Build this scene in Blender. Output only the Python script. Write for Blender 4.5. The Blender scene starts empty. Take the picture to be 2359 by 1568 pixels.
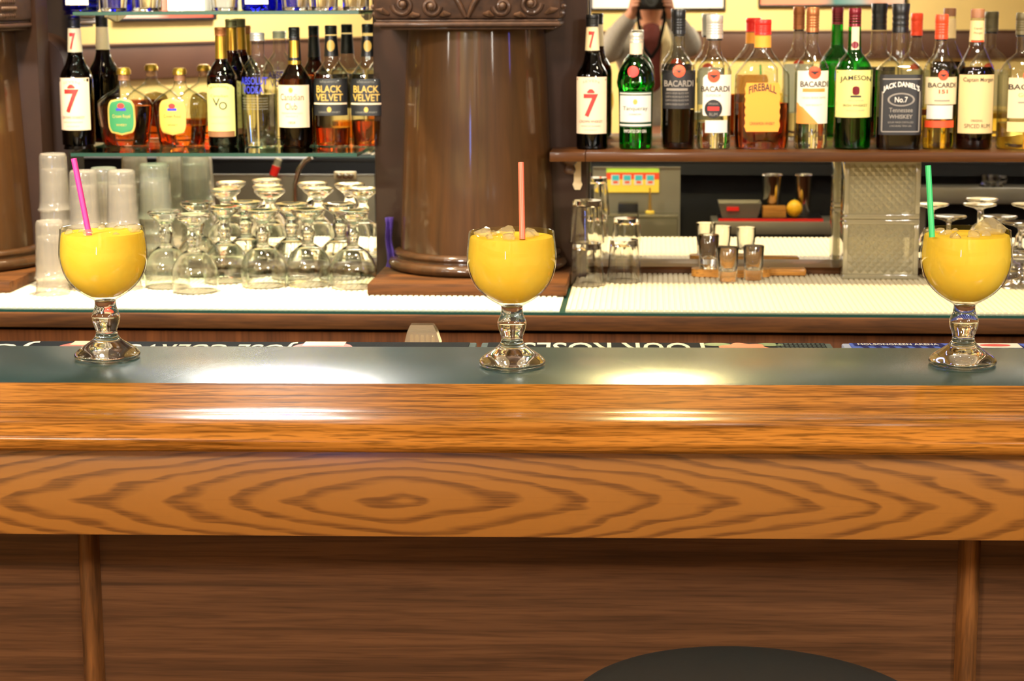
import bpy, bmesh, math, random
from mathutils import Vector, Matrix
random.seed(7)
PI = math.pi
rad = math.radians
S = bpy.context.scene
COL = S.collection

# ------------------------------------------------------------------ camera
FPX = 4423.0
CAMP = Vector((0, 0, 1.547))
RC = Matrix.Rotation(rad(4.14), 3, 'Z') @ Matrix.Rotation(rad(90 - 10.05), 3, 'X') @ Matrix.Rotation(rad(-0.29), 3, 'Z')
cd = bpy.data.cameras.new('camera')
cam = bpy.data.objects.new('camera', cd)
COL.objects.link(cam)
cam.matrix_world = Matrix.Translation(CAMP) @ RC.to_4x4()
cd.sensor_width = 36.0
cd.lens = 36.0 * FPX / 2359.0
cd.clip_start = 0.02
cd.dof.use_dof = True
cd.dof.focus_distance = 2.52
cd.dof.aperture_fstop = 12.0
S.camera = cam

# ------------------------------------------------------------------ world, exposure
W = bpy.data.worlds.new('world')
S.world = W
W.use_nodes = True
W.node_tree.nodes['Background'].inputs[0].default_value = (1.0, 0.86, 0.68, 1)
W.node_tree.nodes['Background'].inputs[1].default_value = 0.05
S.view_settings.view_transform = 'Standard'
S.view_settings.look = 'None'
S.view_settings.gamma = 1
S.view_settings.use_curve_mapping = False
S.view_settings.exposure = 0.43
S.cycles.max_bounces = 18
S.cycles.transmission_bounces = 14
S.cycles.transparent_max_bounces = 48
S.cycles.glossy_bounces = 8
S.cycles.diffuse_bounces = 4
S.cycles.sample_clamp_indirect = 6
S.cycles.blur_glossy = 0.3
S.cycles.use_denoising = True


def area(name, loc, target, size, power, col, size_y=None, spread=None):
    l = bpy.data.lights.new(name, 'AREA')
    l.energy = power
    l.color = col
    l.size = size
    if size_y:
        l.shape = 'RECTANGLE'
        l.size_y = size_y
    else:
        l.shape = 'DISK'
    if spread:
        l.spread = rad(spread)
    o = bpy.data.objects.new(name, l)
    COL.objects.link(o)
    o.location = loc
    o.rotation_euler = (Vector(target) - Vector(loc)).to_track_quat('-Z', 'Y').to_euler()
    return o


WARM = (1.0, 0.86, 0.66)
DOWN = (1.0, 0.80, 0.52)
NEUT = (1.0, 0.93, 0.82)
area('wall_lamp', (-1.32, 0.1, 2.05), (-0.3, 2.4, 0.9), 0.30, 29, NEUT)
area('wall_lamp', (1.5, -0.5, 2.3), (0.3, 2.4, 0.9), 0.30, 23, NEUT)
area('room_lamp', (-1.6, 0.75, 2.74), (-1.15, 4.45, 1.55), 0.4, 22, (1.0, 0.97, 0.92), spread=70)
area('room_lamp', (2.3, -0.2, 2.6), (1.2, 4.45, 1.55), 0.4, 20, NEUT, spread=80)
area('room_lamp', (-2.3, 1.6, 2.5), (-0.5, 4.2, 1.1), 0.3, 8, NEUT)
area('bar_spot', (-0.82, 3.84, 1.95), (-0.52, 2.48, 1.07), 0.26, 2.7, (1.0, 0.97, 0.90), spread=70)
area('bar_spot', (0.03, 3.88, 1.90), (0.0, 2.5, 1.07), 0.11, 1.5, (1.0, 0.80, 0.34), spread=70)
area('ceiling_lamp', (0.3, -0.6, 2.74), (0.3, -2.0, 1.2), 0.8, 60, WARM, spread=120)
area('ceiling_lamp', (-1.2, 0.6, 2.74), (-1.7, 0.2, 1.2), 0.6, 45, WARM, spread=120)
area('back_bar_downlight', (-1.05, 3.88, 2.6), (-1.05, 3.97, 0.93), 0.14, 20, DOWN, spread=85)
area('back_bar_downlight', (-0.20, 3.84, 2.6), (-0.20, 3.90, 0.93), 0.14, 9, DOWN, spread=85)
area('back_bar_downlight', (0.75, 3.88, 2.6), (0.75, 3.97, 0.93), 0.14, 6.5, DOWN, spread=85)
for bulb_x in (-1.45, -0.98, -0.62, 0.18, 0.52, 1.02, 1.42):
    area('back_bar_bulb', (bulb_x, 3.35, 2.45), (bulb_x, 4.25, 1.25), 0.05, 1.7, NEUT)
area('wall_lamp', (-2.45, 1.85, 1.80), (-0.4, 4.1, 1.4), 0.07, 2.4, NEUT, size_y=0.36)
area('wall_lamp', (1.50, 1.10, 1.80), (-0.4, 4.1, 1.4), 0.07, 2.4, NEUT, size_y=0.36)
area('neon_lamp', (2.2, 2.75, 1.78), (-0.3, 4.1, 1.4), 0.06, 1.1, (0.15, 0.18, 1.0), size_y=0.5)
area('neon_lamp', (-0.80, -0.4, 1.28), (-0.385, 4.1, 1.25), 0.06, 1.8, (0.12, 0.3, 1.0), size_y=0.25)


# ------------------------------------------------------------------ geometry helpers
def ray(x, y):
    return RC @ Vector(((x - 1179.5) / FPX, -(y - 784) / FPX, -1))


def atY(x, y, Y):
    r = ray(x, y)
    return CAMP + r * (Y / r.y)


def atZ(x, y, z):
    r = ray(x, y)
    return CAMP + r * ((z - CAMP.z) / r.z)


MIR = 4.447          # plane of the back bar mirrors


def seen_in_mirror(x, y, Y):
    """where a thing standing at depth Y has to be so that the mirror shows it along this line of sight"""
    p = atY(x, y, 2 * MIR - Y)
    return Vector((p.x, Y, p.z))


def link_mesh(name, verts, faces, mat, parent=None, smooth=False, loc=None, mats=None, midx=None):
    me = bpy.data.meshes.new(name)
    me.from_pydata([tuple(v) for v in verts], [], faces)
    bm = bmesh.new()
    bm.from_mesh(me)
    bmesh.ops.recalc_face_normals(bm, faces=bm.faces)
    bm.to_mesh(me)
    bm.free()
    return link_me(name, me, mat, parent, smooth, loc)


def link_me(name, me, mat, parent=None, smooth=False, loc=None):
    if mat is not None:
        me.materials.append(mat)
    if smooth:
        me.polygons.foreach_set('use_smooth', [True] * len(me.polygons))
        me.set_sharp_from_angle(angle=rad(smooth if not isinstance(smooth, bool) else 40))
    me.update()
    o = bpy.data.objects.new(name, me)
    COL.objects.link(o)
    if parent:
        o.parent = parent
    if loc is not None:
        o.location = loc
    return o


def link_bm(name, bm, mat, parent=None, smooth=False, loc=None):
    me = bpy.data.meshes.new(name)
    bmesh.ops.recalc_face_normals(bm, faces=bm.faces)
    bm.to_mesh(me)
    bm.free()
    return link_me(name, me, mat, parent, smooth, loc)


def tag(o, label=None, cat=None, group=None, kind=None):
    if label:
        o['label'] = label
    if cat:
        o['category'] = cat
    if group:
        o['group'] = group
    if kind:
        o['kind'] = kind
    return o


def thing(name, label, cat, loc=(0, 0, 0), rz=0, group=None):
    o = bpy.data.objects.new(name, None)
    COL.objects.link(o)
    o.empty_display_size = 0.05
    o.location = loc
    o.rotation_euler = (0, 0, rz)
    return tag(o, label, cat, group, 'thing')


def copy_tree(o, parent=None):
    c = o.copy()
    COL.objects.link(c)
    if parent:
        c.parent = parent
    for ch in o.children:
        copy_tree(ch, c)
    return c


def bx(bm, x0, x1, y0, y1, z0, z1, bev=0.0, seg=2):
    r = bmesh.ops.create_cube(bm, size=1.0)
    vs = r['verts']
    for v in vs:
        v.co = Vector(((x0 + x1) / 2 + v.co.x * (x1 - x0), (y0 + y1) / 2 + v.co.y * (y1 - y0), (z0 + z1) / 2 + v.co.z * (z1 - z0)))
    if bev:
        es = list({e for v in vs for e in v.link_edges})
        bmesh.ops.bevel(bm, geom=es, offset=bev, segments=seg, affect='EDGES', profile=0.5)


def box(name, x0, x1, y0, y1, z0, z1, mat, parent=None, bev=0.0, loc=None, seg=2):
    bm = bmesh.new()
    bx(bm, x0, x1, y0, y1, z0, z1, bev, seg)
    return link_bm(name, bm, mat, parent, smooth=30 if bev else False, loc=loc)


def lathe_vf(prof, seg=40, a0=0.0, a1=2 * PI, cap0=True, cap1=True, sx=1.0, sy=1.0, n=2.0):
    """prof: (r, z) from bottom to top; superellipse section"""
    full = abs(a1 - a0 - 2 * PI) < 1e-6
    cols = seg if full else seg + 1
    V, F = [], []
    for r, z in prof:
        for i in range(cols):
            a = a0 + (a1 - a0) * i / seg
            c, s = math.cos(a), math.sin(a)
            if n != 2.0:
                k = (abs(c) ** n + abs(s) ** n) ** (-1.0 / n)
            else:
                k = 1.0
            V.append((r * c * k * sx, r * s * k * sy, z))
    for j in range(len(prof) - 1):
        for i in range(seg):
            a = j * cols + i
            b = j * cols + (i + 1) % cols
            F.append((a, b, b + cols, a + cols))
    if full and cap0 and prof[0][0] > 1e-5:
        F.append(tuple(reversed(range(cols))))
    if full and cap1 and prof[-1][0] > 1e-5:
        k = (len(prof) - 1) * cols
        F.append(tuple(range(k, k + cols)))
    return V, F


def lathe(name, prof, mat, parent=None, seg=40, smooth=35, loc=None, **kw):
    V, F = lathe_vf(prof, seg, **kw)
    return link_mesh(name, V, F, mat, parent, smooth, loc)


def smooth_prof(p, sub=4):
    """Catmull-Rom through the profile points"""
    out = []
    for i in range(len(p) - 1):
        p0, p1, p2, p3 = p[max(i - 1, 0)], p[i], p[i + 1], p[min(i + 2, len(p) - 1)]
        for k in range(sub):
            t = k / sub
            q = []
            for d in (0, 1):
                q.append(0.5 * (2 * p1[d] + (p2[d] - p0[d]) * t + (2 * p0[d] - 5 * p1[d] + 4 * p2[d] - p3[d]) * t * t + (3 * p1[d] - p0[d] - 3 * p2[d] + p3[d]) * t ** 3))
            out.append((max(q[0], 0.0), q[1]))
    out.append(p[-1])
    return out


def tube_vf(pts, radii, seg=10, caps=True):
    pts = [Vector(p) for p in pts]
    if not isinstance(radii, (list, tuple)):
        radii = [radii] * len(pts)
    V, F = [], []
    up = None
    for i, p in enumerate(pts):
        t = (pts[min(i + 1, len(pts) - 1)] - pts[max(i - 1, 0)]).normalized()
        if up is None:
            up = Vector((0, 0, 1)) if abs(t.z) < 0.9 else Vector((1, 0, 0))
        a = t.cross(up).normalized()
        up = a.cross(t).normalized()
        for k in range(seg):
            th = 2 * PI * k / seg
            V.append(p + (a * math.cos(th) + up * math.sin(th)) * radii[i])
    for i in range(len(pts) - 1):
        for k in range(seg):
            a = i * seg + k
            b = i * seg + (k + 1) % seg
            F.append((a, b, b + seg, a + seg))
    if caps:
        F.append(tuple(reversed(range(seg))))
        F.append(tuple(range((len(pts) - 1) * seg, len(pts) * seg)))
    return V, F


def tube(name, pts, r, mat, parent=None, seg=10, loc=None, caps=True):
    V, F = tube_vf(pts, r, seg, caps)
    return link_mesh(name, V, F, mat, parent, 50, loc)


def merge(*vfs):
    V, F = [], []
    for v, f in vfs:
        k = len(V)
        V += list(v)
        F += [tuple(i + k for i in q) for q in f]
    return V, F


def prism_vf(poly, x0, x1):
    """poly (y,z) extruded along x"""
    n = len(poly)
    V = [(x0, y, z) for y, z in poly] + [(x1, y, z) for y, z in poly]
    F = [(i, (i + 1) % n, (i + 1) % n + n, i + n) for i in range(n)]
    F += [tuple(reversed(range(n))), tuple(range(n, 2 * n))]
    return V, F


_text_cache = {}


def text_vf(s, bold=0.0):
    """flat glyph mesh of a string, normalised to x in -.5...5 (width) and y in 0..1 (height)"""
    key = (s, bold)
    if key not in _text_cache:
        c = bpy.data.curves.new('lettering', 'FONT')
        c.body = s
        c.align_x = 'CENTER'
        c.offset = bold
        c.resolution_u = 3
        o = bpy.data.objects.new('lettering', c)
        COL.objects.link(o)
        bpy.context.view_layer.update()
        dg = bpy.context.evaluated_depsgraph_get()
        me = bpy.data.meshes.new_from_object(o.evaluated_get(dg))
        V = [tuple(v.co) for v in me.vertices]
        F = [tuple(p.vertices) for p in me.polygons]
        bpy.data.objects.remove(o)
        bpy.data.meshes.remove(me)
        bpy.data.curves.remove(c)
        xs = [v[0] for v in V]
        ys = [v[1] for v in V]
        w, h = max(xs) - min(xs), max(ys) - min(ys)
        V = [((v[0] - min(xs)) / w - 0.5, (v[1] - min(ys)) / h) for v in V]
        _text_cache[key] = (V, F)
    return _text_cache[key]


# ------------------------------------------------------------------ materials
def lin(c):
    return tuple((x / 12.92 if x <= 0.04045 else ((x + 0.055) / 1.055) ** 2.4) for x in c)


def hexc(h):
    return lin(tuple(int(h[i:i + 2], 16) / 255 for i in (0, 2, 4))) + (1,)


class NT:
    def __init__(self, name):
        self.m = bpy.data.materials.new(name)
        self.m.use_nodes = True
        self.t = self.m.node_tree
        self.t.nodes.clear()
        self.out = self.t.nodes.new('ShaderNodeOutputMaterial')

    def n(self, typ, **kw):
        nd = self.t.nodes.new('ShaderNode' + typ)
        for k, v in kw.items():
            if k.startswith('i_'):
                nd.inputs[k[2:].replace('_', ' ')].default_value = v
            else:
                setattr(nd, k, v)
        return nd

    def l(self, a, b):
        self.t.links.new(a, b)

    def done(self, shader):
        self.l(shader, self.out.inputs['Surface'])
        return self.m

    def math(self, op, a, b=None):
        nd = self.n('Math', operation=op)
        for i, v in enumerate((a, b)):
            if v is None:
                continue
            if isinstance(v, (int, float)):
                nd.inputs[i].default_value = v
            else:
                self.l(v, nd.inputs[i])
        return nd.outputs[0]

    def ramp(self, fac, stops):
        nd = self.n('ValToRGB')
        e = nd.color_ramp.elements
        while len(e) < len(stops):
            e.new(0.5)
        for i, (p, c) in enumerate(stops):
            e[i].position = p
            e[i].color = c
        self.l(fac, nd.inputs[0])
        return nd.outputs[0]


def plain(name, col, rough=0.5, metal=0.0, coat=0.0, var=0.0, vscale=30.0, bump=0.0, spec=0.5):
    """principled with a little procedural variation of colour and relief"""
    k = NT(name)
    p = k.n('BsdfPrincipled')
    p.inputs['Roughness'].default_value = rough
    p.inputs['Metallic'].default_value = metal
    p.inputs['Coat Weight'].default_value = coat
    p.inputs['Specular IOR Level'].default_value = spec
    c = hexc(col) if isinstance(col, str) else tuple(col) + (1,)
    if var or bump:
        tc = k.n('TexCoord')
        nz = k.n('TexNoise', i_Scale=vscale, i_Detail=4.0)
        k.l(tc.outputs['Object'], nz.inputs['Vector'])
        if var:
            a = tuple(x * (1 - var) for x in c[:3]) + (1,)
            b = tuple(min(x * (1 + var), 1) for x in c[:3]) + (1,)
            k.l(k.ramp(nz.outputs[0], [(0.3, a), (0.7, b)]), p.inputs['Base Color'])
        else:
            p.inputs['Base Color'].default_value = c
        if bump:
            b = k.n('Bump', i_Strength=bump, i_Distance=0.002)
            k.l(nz.outputs[0], b.inputs['Height'])
            k.l(b.outputs[0], p.inputs['Normal'])
    else:
        p.inputs['Base Color'].default_value = c
    return k.done(p.outputs[0])


def wood(name, light, dark, axis=0, grain=55.0, stretch=0.05, rough=0.3, coat=0.3, contrast=(0.35, 0.65), pores=0.35, pore_f=None):
    k = NT(name)
    tc = k.n('TexCoord')
    mp = k.n('Mapping')
    sc = [1.0, 1.0, 1.0]
    sc[axis] = stretch
    mp.inputs['Scale'].default_value = sc
    k.l(tc.outputs['Object'], mp.inputs[0])
    nz = k.n('TexNoise', i_Scale=grain, i_Detail=5.0, i_Roughness=0.6, i_Distortion=0.6)
    k.l(mp.outputs[0], nz.inputs['Vector'])
    col = k.ramp(nz.outputs[0], [(contrast[0], hexc(dark)), (contrast[1], hexc(light))])
    mp2 = k.n('Mapping')
    sc2 = [1.0, 1.0, 1.0]
    sc2[axis] = stretch * 0.5 if pore_f is None else pore_f[0] / pore_f[1]
    mp2.inputs['Scale'].default_value = sc2
    k.l(tc.outputs['Object'], mp2.inputs[0])
    n2 = k.n('TexNoise', i_Scale=grain * 9 if pore_f is None else pore_f[1], i_Detail=2.0)
    k.l(mp2.outputs[0], n2.inputs['Vector'])
    pf = k.ramp(n2.outputs[0], [(0.38, (1 - pores,) * 3 + (1,)), (0.5, (1, 1, 1, 1))])
    mx = k.n('MixRGB', blend_type='MULTIPLY')
    mx.inputs[0].default_value = 1.0
    k.l(col, mx.inputs[1])
    k.l(pf, mx.inputs[2])
    p = k.n('BsdfPrincipled')
    p.inputs['Roughness'].default_value = rough
    p.inputs['Coat Weight'].default_value = coat
    p.inputs['Coat Roughness'].default_value = 0.08
    p.inputs['Specular IOR Level'].default_value = 0.18
    k.l(mx.outputs[0], p.inputs['Base Color'])
    b = k.n('Bump', i_Strength=0.15, i_Distance=0.001)
    k.l(nz.outputs[0], b.inputs['Height'])
    k.l(b.outputs[0], p.inputs['Normal'])
    return k.done(p.outputs[0])


def cathedral_oak(name, u0, z0, light, dark):
    """plain sawn oak: nested pointed ovals round (u0, z0) in the board's own frame"""
    k = NT(name)
    tc = k.n('TexCoord')
    mp = k.n('Mapping')
    mp.inputs['Scale'].default_value = (2.4, 1.0, 12.0)
    k.l(tc.outputs['Object'], mp.inputs[0])
    nz = k.n('TexNoise', i_Scale=1.6, i_Detail=3.0, i_Roughness=0.55)
    k.l(mp.outputs[0], nz.inputs['Vector'])
    sx = k.n('SeparateXYZ')
    k.l(tc.outputs['Object'], sx.inputs[0])
    du = k.math('MULTIPLY', k.math('SUBTRACT', sx.outputs[0], u0), 0.20)
    dz = k.math('SUBTRACT', sx.outputs[2], z0)
    du = k.math('POWER', k.math('ABSOLUTE', du), 1.35)
    dz = k.math('POWER', k.math('ABSOLUTE', dz), 1.35)
    r = k.math('POWER', k.math('ADD', du, dz), 1 / 1.35)
    r = k.math('ADD', r, k.math('MULTIPLY', k.math('POWER', k.math('ABSOLUTE', k.math('SUBTRACT', sx.outputs[2], z0)), 2.0), 4.0))
    wob = k.math('MULTIPLY', k.math('SUBTRACT', nz.outputs[0], 0.5), 0.045)
    r = k.math('ADD', r, wob)
    ph = k.math('FRACT', k.math('MULTIPLY', r, 60.0))
    band = k.ramp(ph, [(0.0, (0, 0, 0, 1)), (0.50, (0.05, 0.05, 0.05, 1)), (0.74, (1, 1, 1, 1)), (0.90, (0.9, 0.9, 0.9, 1)), (1.0, (0, 0, 0, 1))])
    # ragged pores running along the board
    mp2 = k.n('Mapping')
    mp2.inputs['Scale'].default_value = (9.0, 1.0, 420.0)
    k.l(tc.outputs['Object'], mp2.inputs[0])
    n2 = k.n('TexNoise', i_Scale=1.0, i_Detail=3.0)
    k.l(mp2.outputs[0], n2.inputs['Vector'])
    fac = k.math('MULTIPLY', band, k.ramp(n2.outputs[0], [(0.30, (0.45, 0.45, 0.45, 1)), (0.6, (1, 1, 1, 1))]))
    fac = k.math('ADD', fac, k.math('MULTIPLY', k.ramp(n2.outputs[0], [(0.6, (0, 0, 0, 1)), (0.75, (1, 1, 1, 1))]), 0.18))
    mx = k.n('MixRGB')
    k.l(fac, mx.inputs[0])
    mx.inputs[1].default_value = hexc(light)
    mx.inputs[2].default_value = hexc(dark)
    p = k.n('BsdfPrincipled')
    p.inputs['Roughness'].default_value = 0.38
    p.inputs['Coat Weight'].default_value = 0.25
    p.inputs['Coat Roughness'].default_value = 0.2
    k.l(mx.outputs[0], p.inputs['Base Color'])
    return k.done(p.outputs[0])


def thin_glass(name, col, edge=None, refl=1.0, rough=0.02, body=0.0, bodycol=None):
    """thin walled glass: straight-through tint, mirror reflection growing towards the rim"""
    k = NT(name)
    lw = k.n('LayerWeight')
    lw.inputs[0].default_value = 0.5
    f5 = k.math('POWER', lw.outputs['Facing'], 4.0)
    fr = k.math('MULTIPLY', k.math('ADD', k.math('MULTIPLY', f5, 0.8), 0.05), refl)
    tr = k.n('BsdfTransparent')
    c = hexc(col) if isinstance(col, str) else tuple(col) + (1,)
    if edge:
        e = hexc(edge) if isinstance(edge, str) else tuple(edge) + (1,)
        k.l(k.ramp(lw.outputs['Facing'], [(0.35, c), (0.95, e)]), tr.inputs[0])
    else:
        tr.inputs[0].default_value = c
    base = tr.outputs[0]
    if body:
        df = k.n('BsdfDiffuse')
        df.inputs[0].default_value = hexc(bodycol or 'FFFFFF')
        tl = k.n('BsdfTranslucent')
        tl.inputs[0].default_value = hexc(bodycol or 'FFFFFF')
        ms = k.n('MixShader')
        ms.inputs[0].default_value = 0.5
        k.l(df.outputs[0], ms.inputs[1])
        k.l(tl.outputs[0], ms.inputs[2])
        m2 = k.n('MixShader')
        m2.inputs[0].default_value = body
        k.l(base, m2.inputs[1])
        k.l(ms.outputs[0], m2.inputs[2])
        base = m2.outputs[0]
    gl = k.n('BsdfGlossy')
    gl.inputs['Roughness'].default_value = rough
    mx = k.n('MixShader')
    k.l(fr, mx.inputs[0])
    k.l(base, mx.inputs[1])
    k.l(gl.outputs[0], mx.inputs[2])
    return k.done(mx.outputs[0])


def solid_glass(name, col, ior=1.5, rough=0.0):
    k = NT(name)
    g = k.n('BsdfGlass')
    g.inputs['Color'].default_value = hexc(col) if isinstance(col, str) else tuple(col) + (1,)
    g.inputs['IOR'].default_value = ior
    g.inputs['Roughness'].default_value = rough
    return k.done(g.outputs[0])


M = {}
M['glass'] = solid_glass('clear_glass', (0.99, 0.992, 0.98))
M['bowl_glass'] = thin_glass('bowl_glass', (0.97, 0.98, 0.96), (0.75, 0.78, 0.72))
M['clear'] = thin_glass('clear_bottle_glass', (0.96, 0.97, 0.93), (0.50, 0.53, 0.42), 1.2)
M['brown'] = thin_glass('brown_bottle_glass', (0.10, 0.035, 0.012), (0.02, 0.008, 0.004), 0.9)
M['amberglass'] = thin_glass('amber_bottle_glass', (0.30, 0.11, 0.03), (0.05, 0.02, 0.008), 0.9)
M['green'] = thin_glass('green_bottle_glass', (0.12, 0.74, 0.22), (0.0, 0.16, 0.05), 1.0)
M['blueglass'] = thin_glass('blue_glass', (0.05, 0.06, 0.9), (0.01, 0.01, 0.4), 1.0)
M['whisky'] = solid_glass('whisky', (0.88, 0.44, 0.10), 1.33)
M['whiskyred'] = solid_glass('red_whisky', (0.66, 0.27, 0.08), 1.33)
M['darkrum'] = solid_glass('dark_rum', (0.16, 0.06, 0.02), 1.33)
M['spirit'] = solid_glass('clear_spirit', (0.97, 0.98, 0.95), 1.33)
M['palerum'] = solid_glass('pale_rum', (0.95, 0.85, 0.42), 1.33)
M['darkliq'] = plain('dark_spirit', '0E0705', 0.1)
M['shelfglass'] = thin_glass('shelf_glass', (0.80, 0.93, 0.88), (0.35, 0.62, 0.55), 1.1)
M['tealedge'] = plain('glass_edge', '1F4238', 0.25)
M['plastic'] = thin_glass('cup_plastic', (0.80, 0.79, 0.76), (0.60, 0.59, 0.57), 1.1, 0.10, 0.24, 'EDE6DA')
k = NT('mirror')
g = k.n('BsdfGlossy')
g.inputs['Roughness'].default_value = 0.0
g.inputs['Color'].default_value = (0.90, 0.91, 0.89, 1)
M['mirror'] = k.done(g.outputs[0])
M['oak_rail'] = wood('oak_rail', 'BA782E', '744412', 0, 95, 0.03, 0.2, 0.0, (0.34, 0.56), 0.45, (22.0, 360.0))
M['oak_apron'] = cathedral_oak('oak_apron', -0.128, 0.948, '9C6528', '683E16')
M['panel'] = wood('stained_panel', '6A462B', '4D321E', 0, 60, 0.03, 0.5, 0.08, (0.35, 0.62), 0.2, (10.0, 260.0))
M['batten'] = wood('worn_batten', '945F30', '573A24', 2, 30, 0.12, 0.4, 0.2, (0.35, 0.65), 0.25)
M['dark_wood'] = wood('dark_wood', '4E3524', '342217', 2, 30, 0.08, 0.3, 0.4, (0.3, 0.7), 0.2)
M['dark_wood_x'] = wood('dark_wood_x', '4E3117', '321F0F', 0, 30, 0.08, 0.5, 0.1, (0.3, 0.7), 0.2)
M['shelf_wood'] = wood('shelf_wood', '54300F', '341C0A', 0, 30, 0.06, 0.4, 0.1, (0.3, 0.7), 0.2)
M['column'] = wood('column_veneer', '492D12', '34200C', 2, 40, 0.03, 0.5, 0.8, (0.3, 0.7), 0.08)
M['plinth'] = wood('plinth_wood', '5E3816', '38200B', 0, 28, 0.1, 0.6, 0.0, (0.35, 0.6), 0.25)
M['carving'] = plain('carved_wood', '3A2516', 0.5, coat=0.1, spec=0.25, var=0.35, vscale=60)
M['pilaster'] = plain('pilaster_wood', '2C1A10', 0.5, coat=0.1, spec=0.2, var=0.15, vscale=12)
M['cabinet'] = wood('cabinet_front', '6E4020', '482814', 2, 26, 0.08, 0.6, 0.0, (0.3, 0.7), 0.2)
M['white_mat'] = plain('cream_mat', 'E9DFC6', 0.55, var=0.03)
M['black'] = plain('black_plastic', '121213', 0.35)
M['blackmatt'] = plain('black_matt', '0B0B0C', 0.8)
M['cream_mat'] = plain('dull_cream_mat', 'D2C4A0', 0.6, var=0.03)
M['gold'] = plain('gold_foil', 'C79A3C', 0.28, metal=0.9)
M['copper'] = plain('copper_cap', 'A8683C', 0.35, metal=0.6)
M['silver'] = plain('silver_cap', 'D8D4C4', 0.35, metal=0.6)
M['whitecap'] = plain('white_cap', 'E6E1D2', 0.4)
M['redcap'] = plain('red_cap', 'D2231A', 0.35)
M['orangecap'] = plain('orange_red_cap', 'E0431F', 0.35)
M['maroon'] = plain('maroon_cap', '6E1420', 0.3, metal=0.3)
M['olive'] = plain('olive_cap', '5C5236', 0.4, metal=0.4)
M['brownstop'] = plain('brown_stopper', '8A5B3A', 0.5)
M['cream'] = plain('cream_paper', 'DDC9A0', 0.6)
M['pinkcream'] = plain('pink_cream_paper', 'E6C8A8', 0.6)
M['white'] = plain('white_paper', 'E4DAC8', 0.6)
M['greywhite'] = plain('grey_paper', 'D8D3C8', 0.6)
M['yellowpaper'] = plain('yellow_paper', 'DBCF7C', 0.6)
M['tan'] = plain('tan_paper', 'DDBE86', 0.6)
M['orangepaper'] = plain('orange_paper', 'E8962E', 0.6)
M['blackpaper'] = plain('black_paper', '1C1A1C', 0.5)
M['greenpaper'] = plain('green_paper', '2C7A48', 0.5)
M['darkgreen'] = plain('dark_green_paper', '123A22', 0.5)
M['amberpaper'] = plain('amber_paper', 'E0B04A', 0.5)
M['red'] = plain('red_ink', 'D32A22', 0.5)
M['orangered'] = plain('orange_red_ink', 'E04A22', 0.5)
M['ink'] = plain('dark_ink', '2A211E', 0.6)
M['goldink'] = plain('gold_ink', 'C9A04C', 0.4)
M['whiteink'] = plain('white_ink', 'E8E2D6', 0.6)
M['greyink'] = plain('grey_ink', '8A8278', 0.6)
M['blueink'] = plain('blue_ink', '2B2FA8', 0.5)
M['orangeink'] = plain('orange_ink', 'DE8A3A', 0.5)
M['steel'] = plain('stainless_steel', '9A9684', 0.42, metal=0.75, var=0.08, vscale=8)
M['chrome'] = plain('chrome', 'E0DCD0', 0.12, metal=1.0)
M['brass'] = plain('brass_plate', 'CBB78E', 0.4, metal=0.6)


def laminate():
    k = NT('green_laminate')
    tc = k.n('TexCoord')
    nz = k.n('TexNoise', i_Scale=420.0, i_Detail=2.0)
    k.l(tc.outputs['Object'], nz.inputs['Vector'])
    p = k.n('BsdfPrincipled')
    k.l(k.ramp(nz.outputs[0], [(0.3, hexc('1C3835')), (0.7, hexc('2A4944'))]), p.inputs['Base Color'])
    p.inputs['Roughness'].default_value = 0.27
    p.inputs['Specular IOR Level'].default_value = 0.7
    p.inputs['Coat Weight'].default_value = 0.0
    b = k.n('Bump', i_Strength=0.05, i_Distance=0.0005)
    k.l(nz.outputs[0], b.inputs['Height'])
    k.l(b.outputs[0], p.inputs['Normal'])
    return k.done(p.outputs[0])


def drink_mat():
    k = NT('cloudy_orange_drink')
    tc = k.n('TexCoord')
    nz = k.n('TexNoise', i_Scale=22.0, i_Detail=4.0)
    k.l(tc.outputs['Object'], nz.inputs['Vector'])
    col = k.ramp(nz.outputs[0], [(0.3, hexc('FFDA42')), (0.7, hexc('FFE458'))])
    d = k.n('BsdfDiffuse')
    t = k.n('BsdfTranslucent')
    k.l(col, d.inputs[0])
    k.l(col, t.inputs[0])
    m = k.n('MixShader')
    m.inputs[0].default_value = 0.35
    k.l(d.outputs[0], m.inputs[1])
    k.l(t.outputs[0], m.inputs[2])
    return k.done(m.outputs[0])


M['laminate'] = laminate()
M['drink'] = drink_mat()
M['ice'] = thin_glass('ice', (0.93, 0.92, 0.84), (0.85, 0.80, 0.6), 1.6, 0.05, 0.25, 'F7EBC8')
M['vinyl'] = plain('black_vinyl', '2B302F', 0.5, var=0.08, vscale=200, bump=0.05)
M['rubber'] = plain('black_rubber', '151516', 0.6)
M['yellow_wall'] = plain('yellow_paint', 'F0D48A', 0.7, var=0.03, vscale=3)
M['rail_brown'] = plain('brown_rail', '5A3C2C', 0.45, var=0.1, vscale=6)
M['ceiling'] = plain('ceiling_paint', 'D8CDB8', 0.8, var=0.03, vscale=3)
M['floor'] = wood('floor_boards', '5A3A26', '3C2517', 0, 12, 0.1, 0.5, 0.1)
M['wall_dark'] = plain('dark_wall', '2A1D16', 0.7, var=0.1)

# ------------------------------------------------------------------ room shell
tag(box('floor', -4.6, 4.6, -3.2, 4.75, -0.05, 0.0, M['floor']), kind='structure')
tag(box('ceiling', -4.6, 4.6, -3.2, 4.75, 2.8, 2.85, M['ceiling']), kind='structure')
tag(box('wall_back', -4.6, 4.6, 4.52, 4.75, 0, 2.8, M['wall_dark']), kind='structure')
tag(box('wall_right', 4.5, 4.6, -3.2, 4.52, 0, 2.8, M['yellow_wall']), kind='structure')


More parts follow.
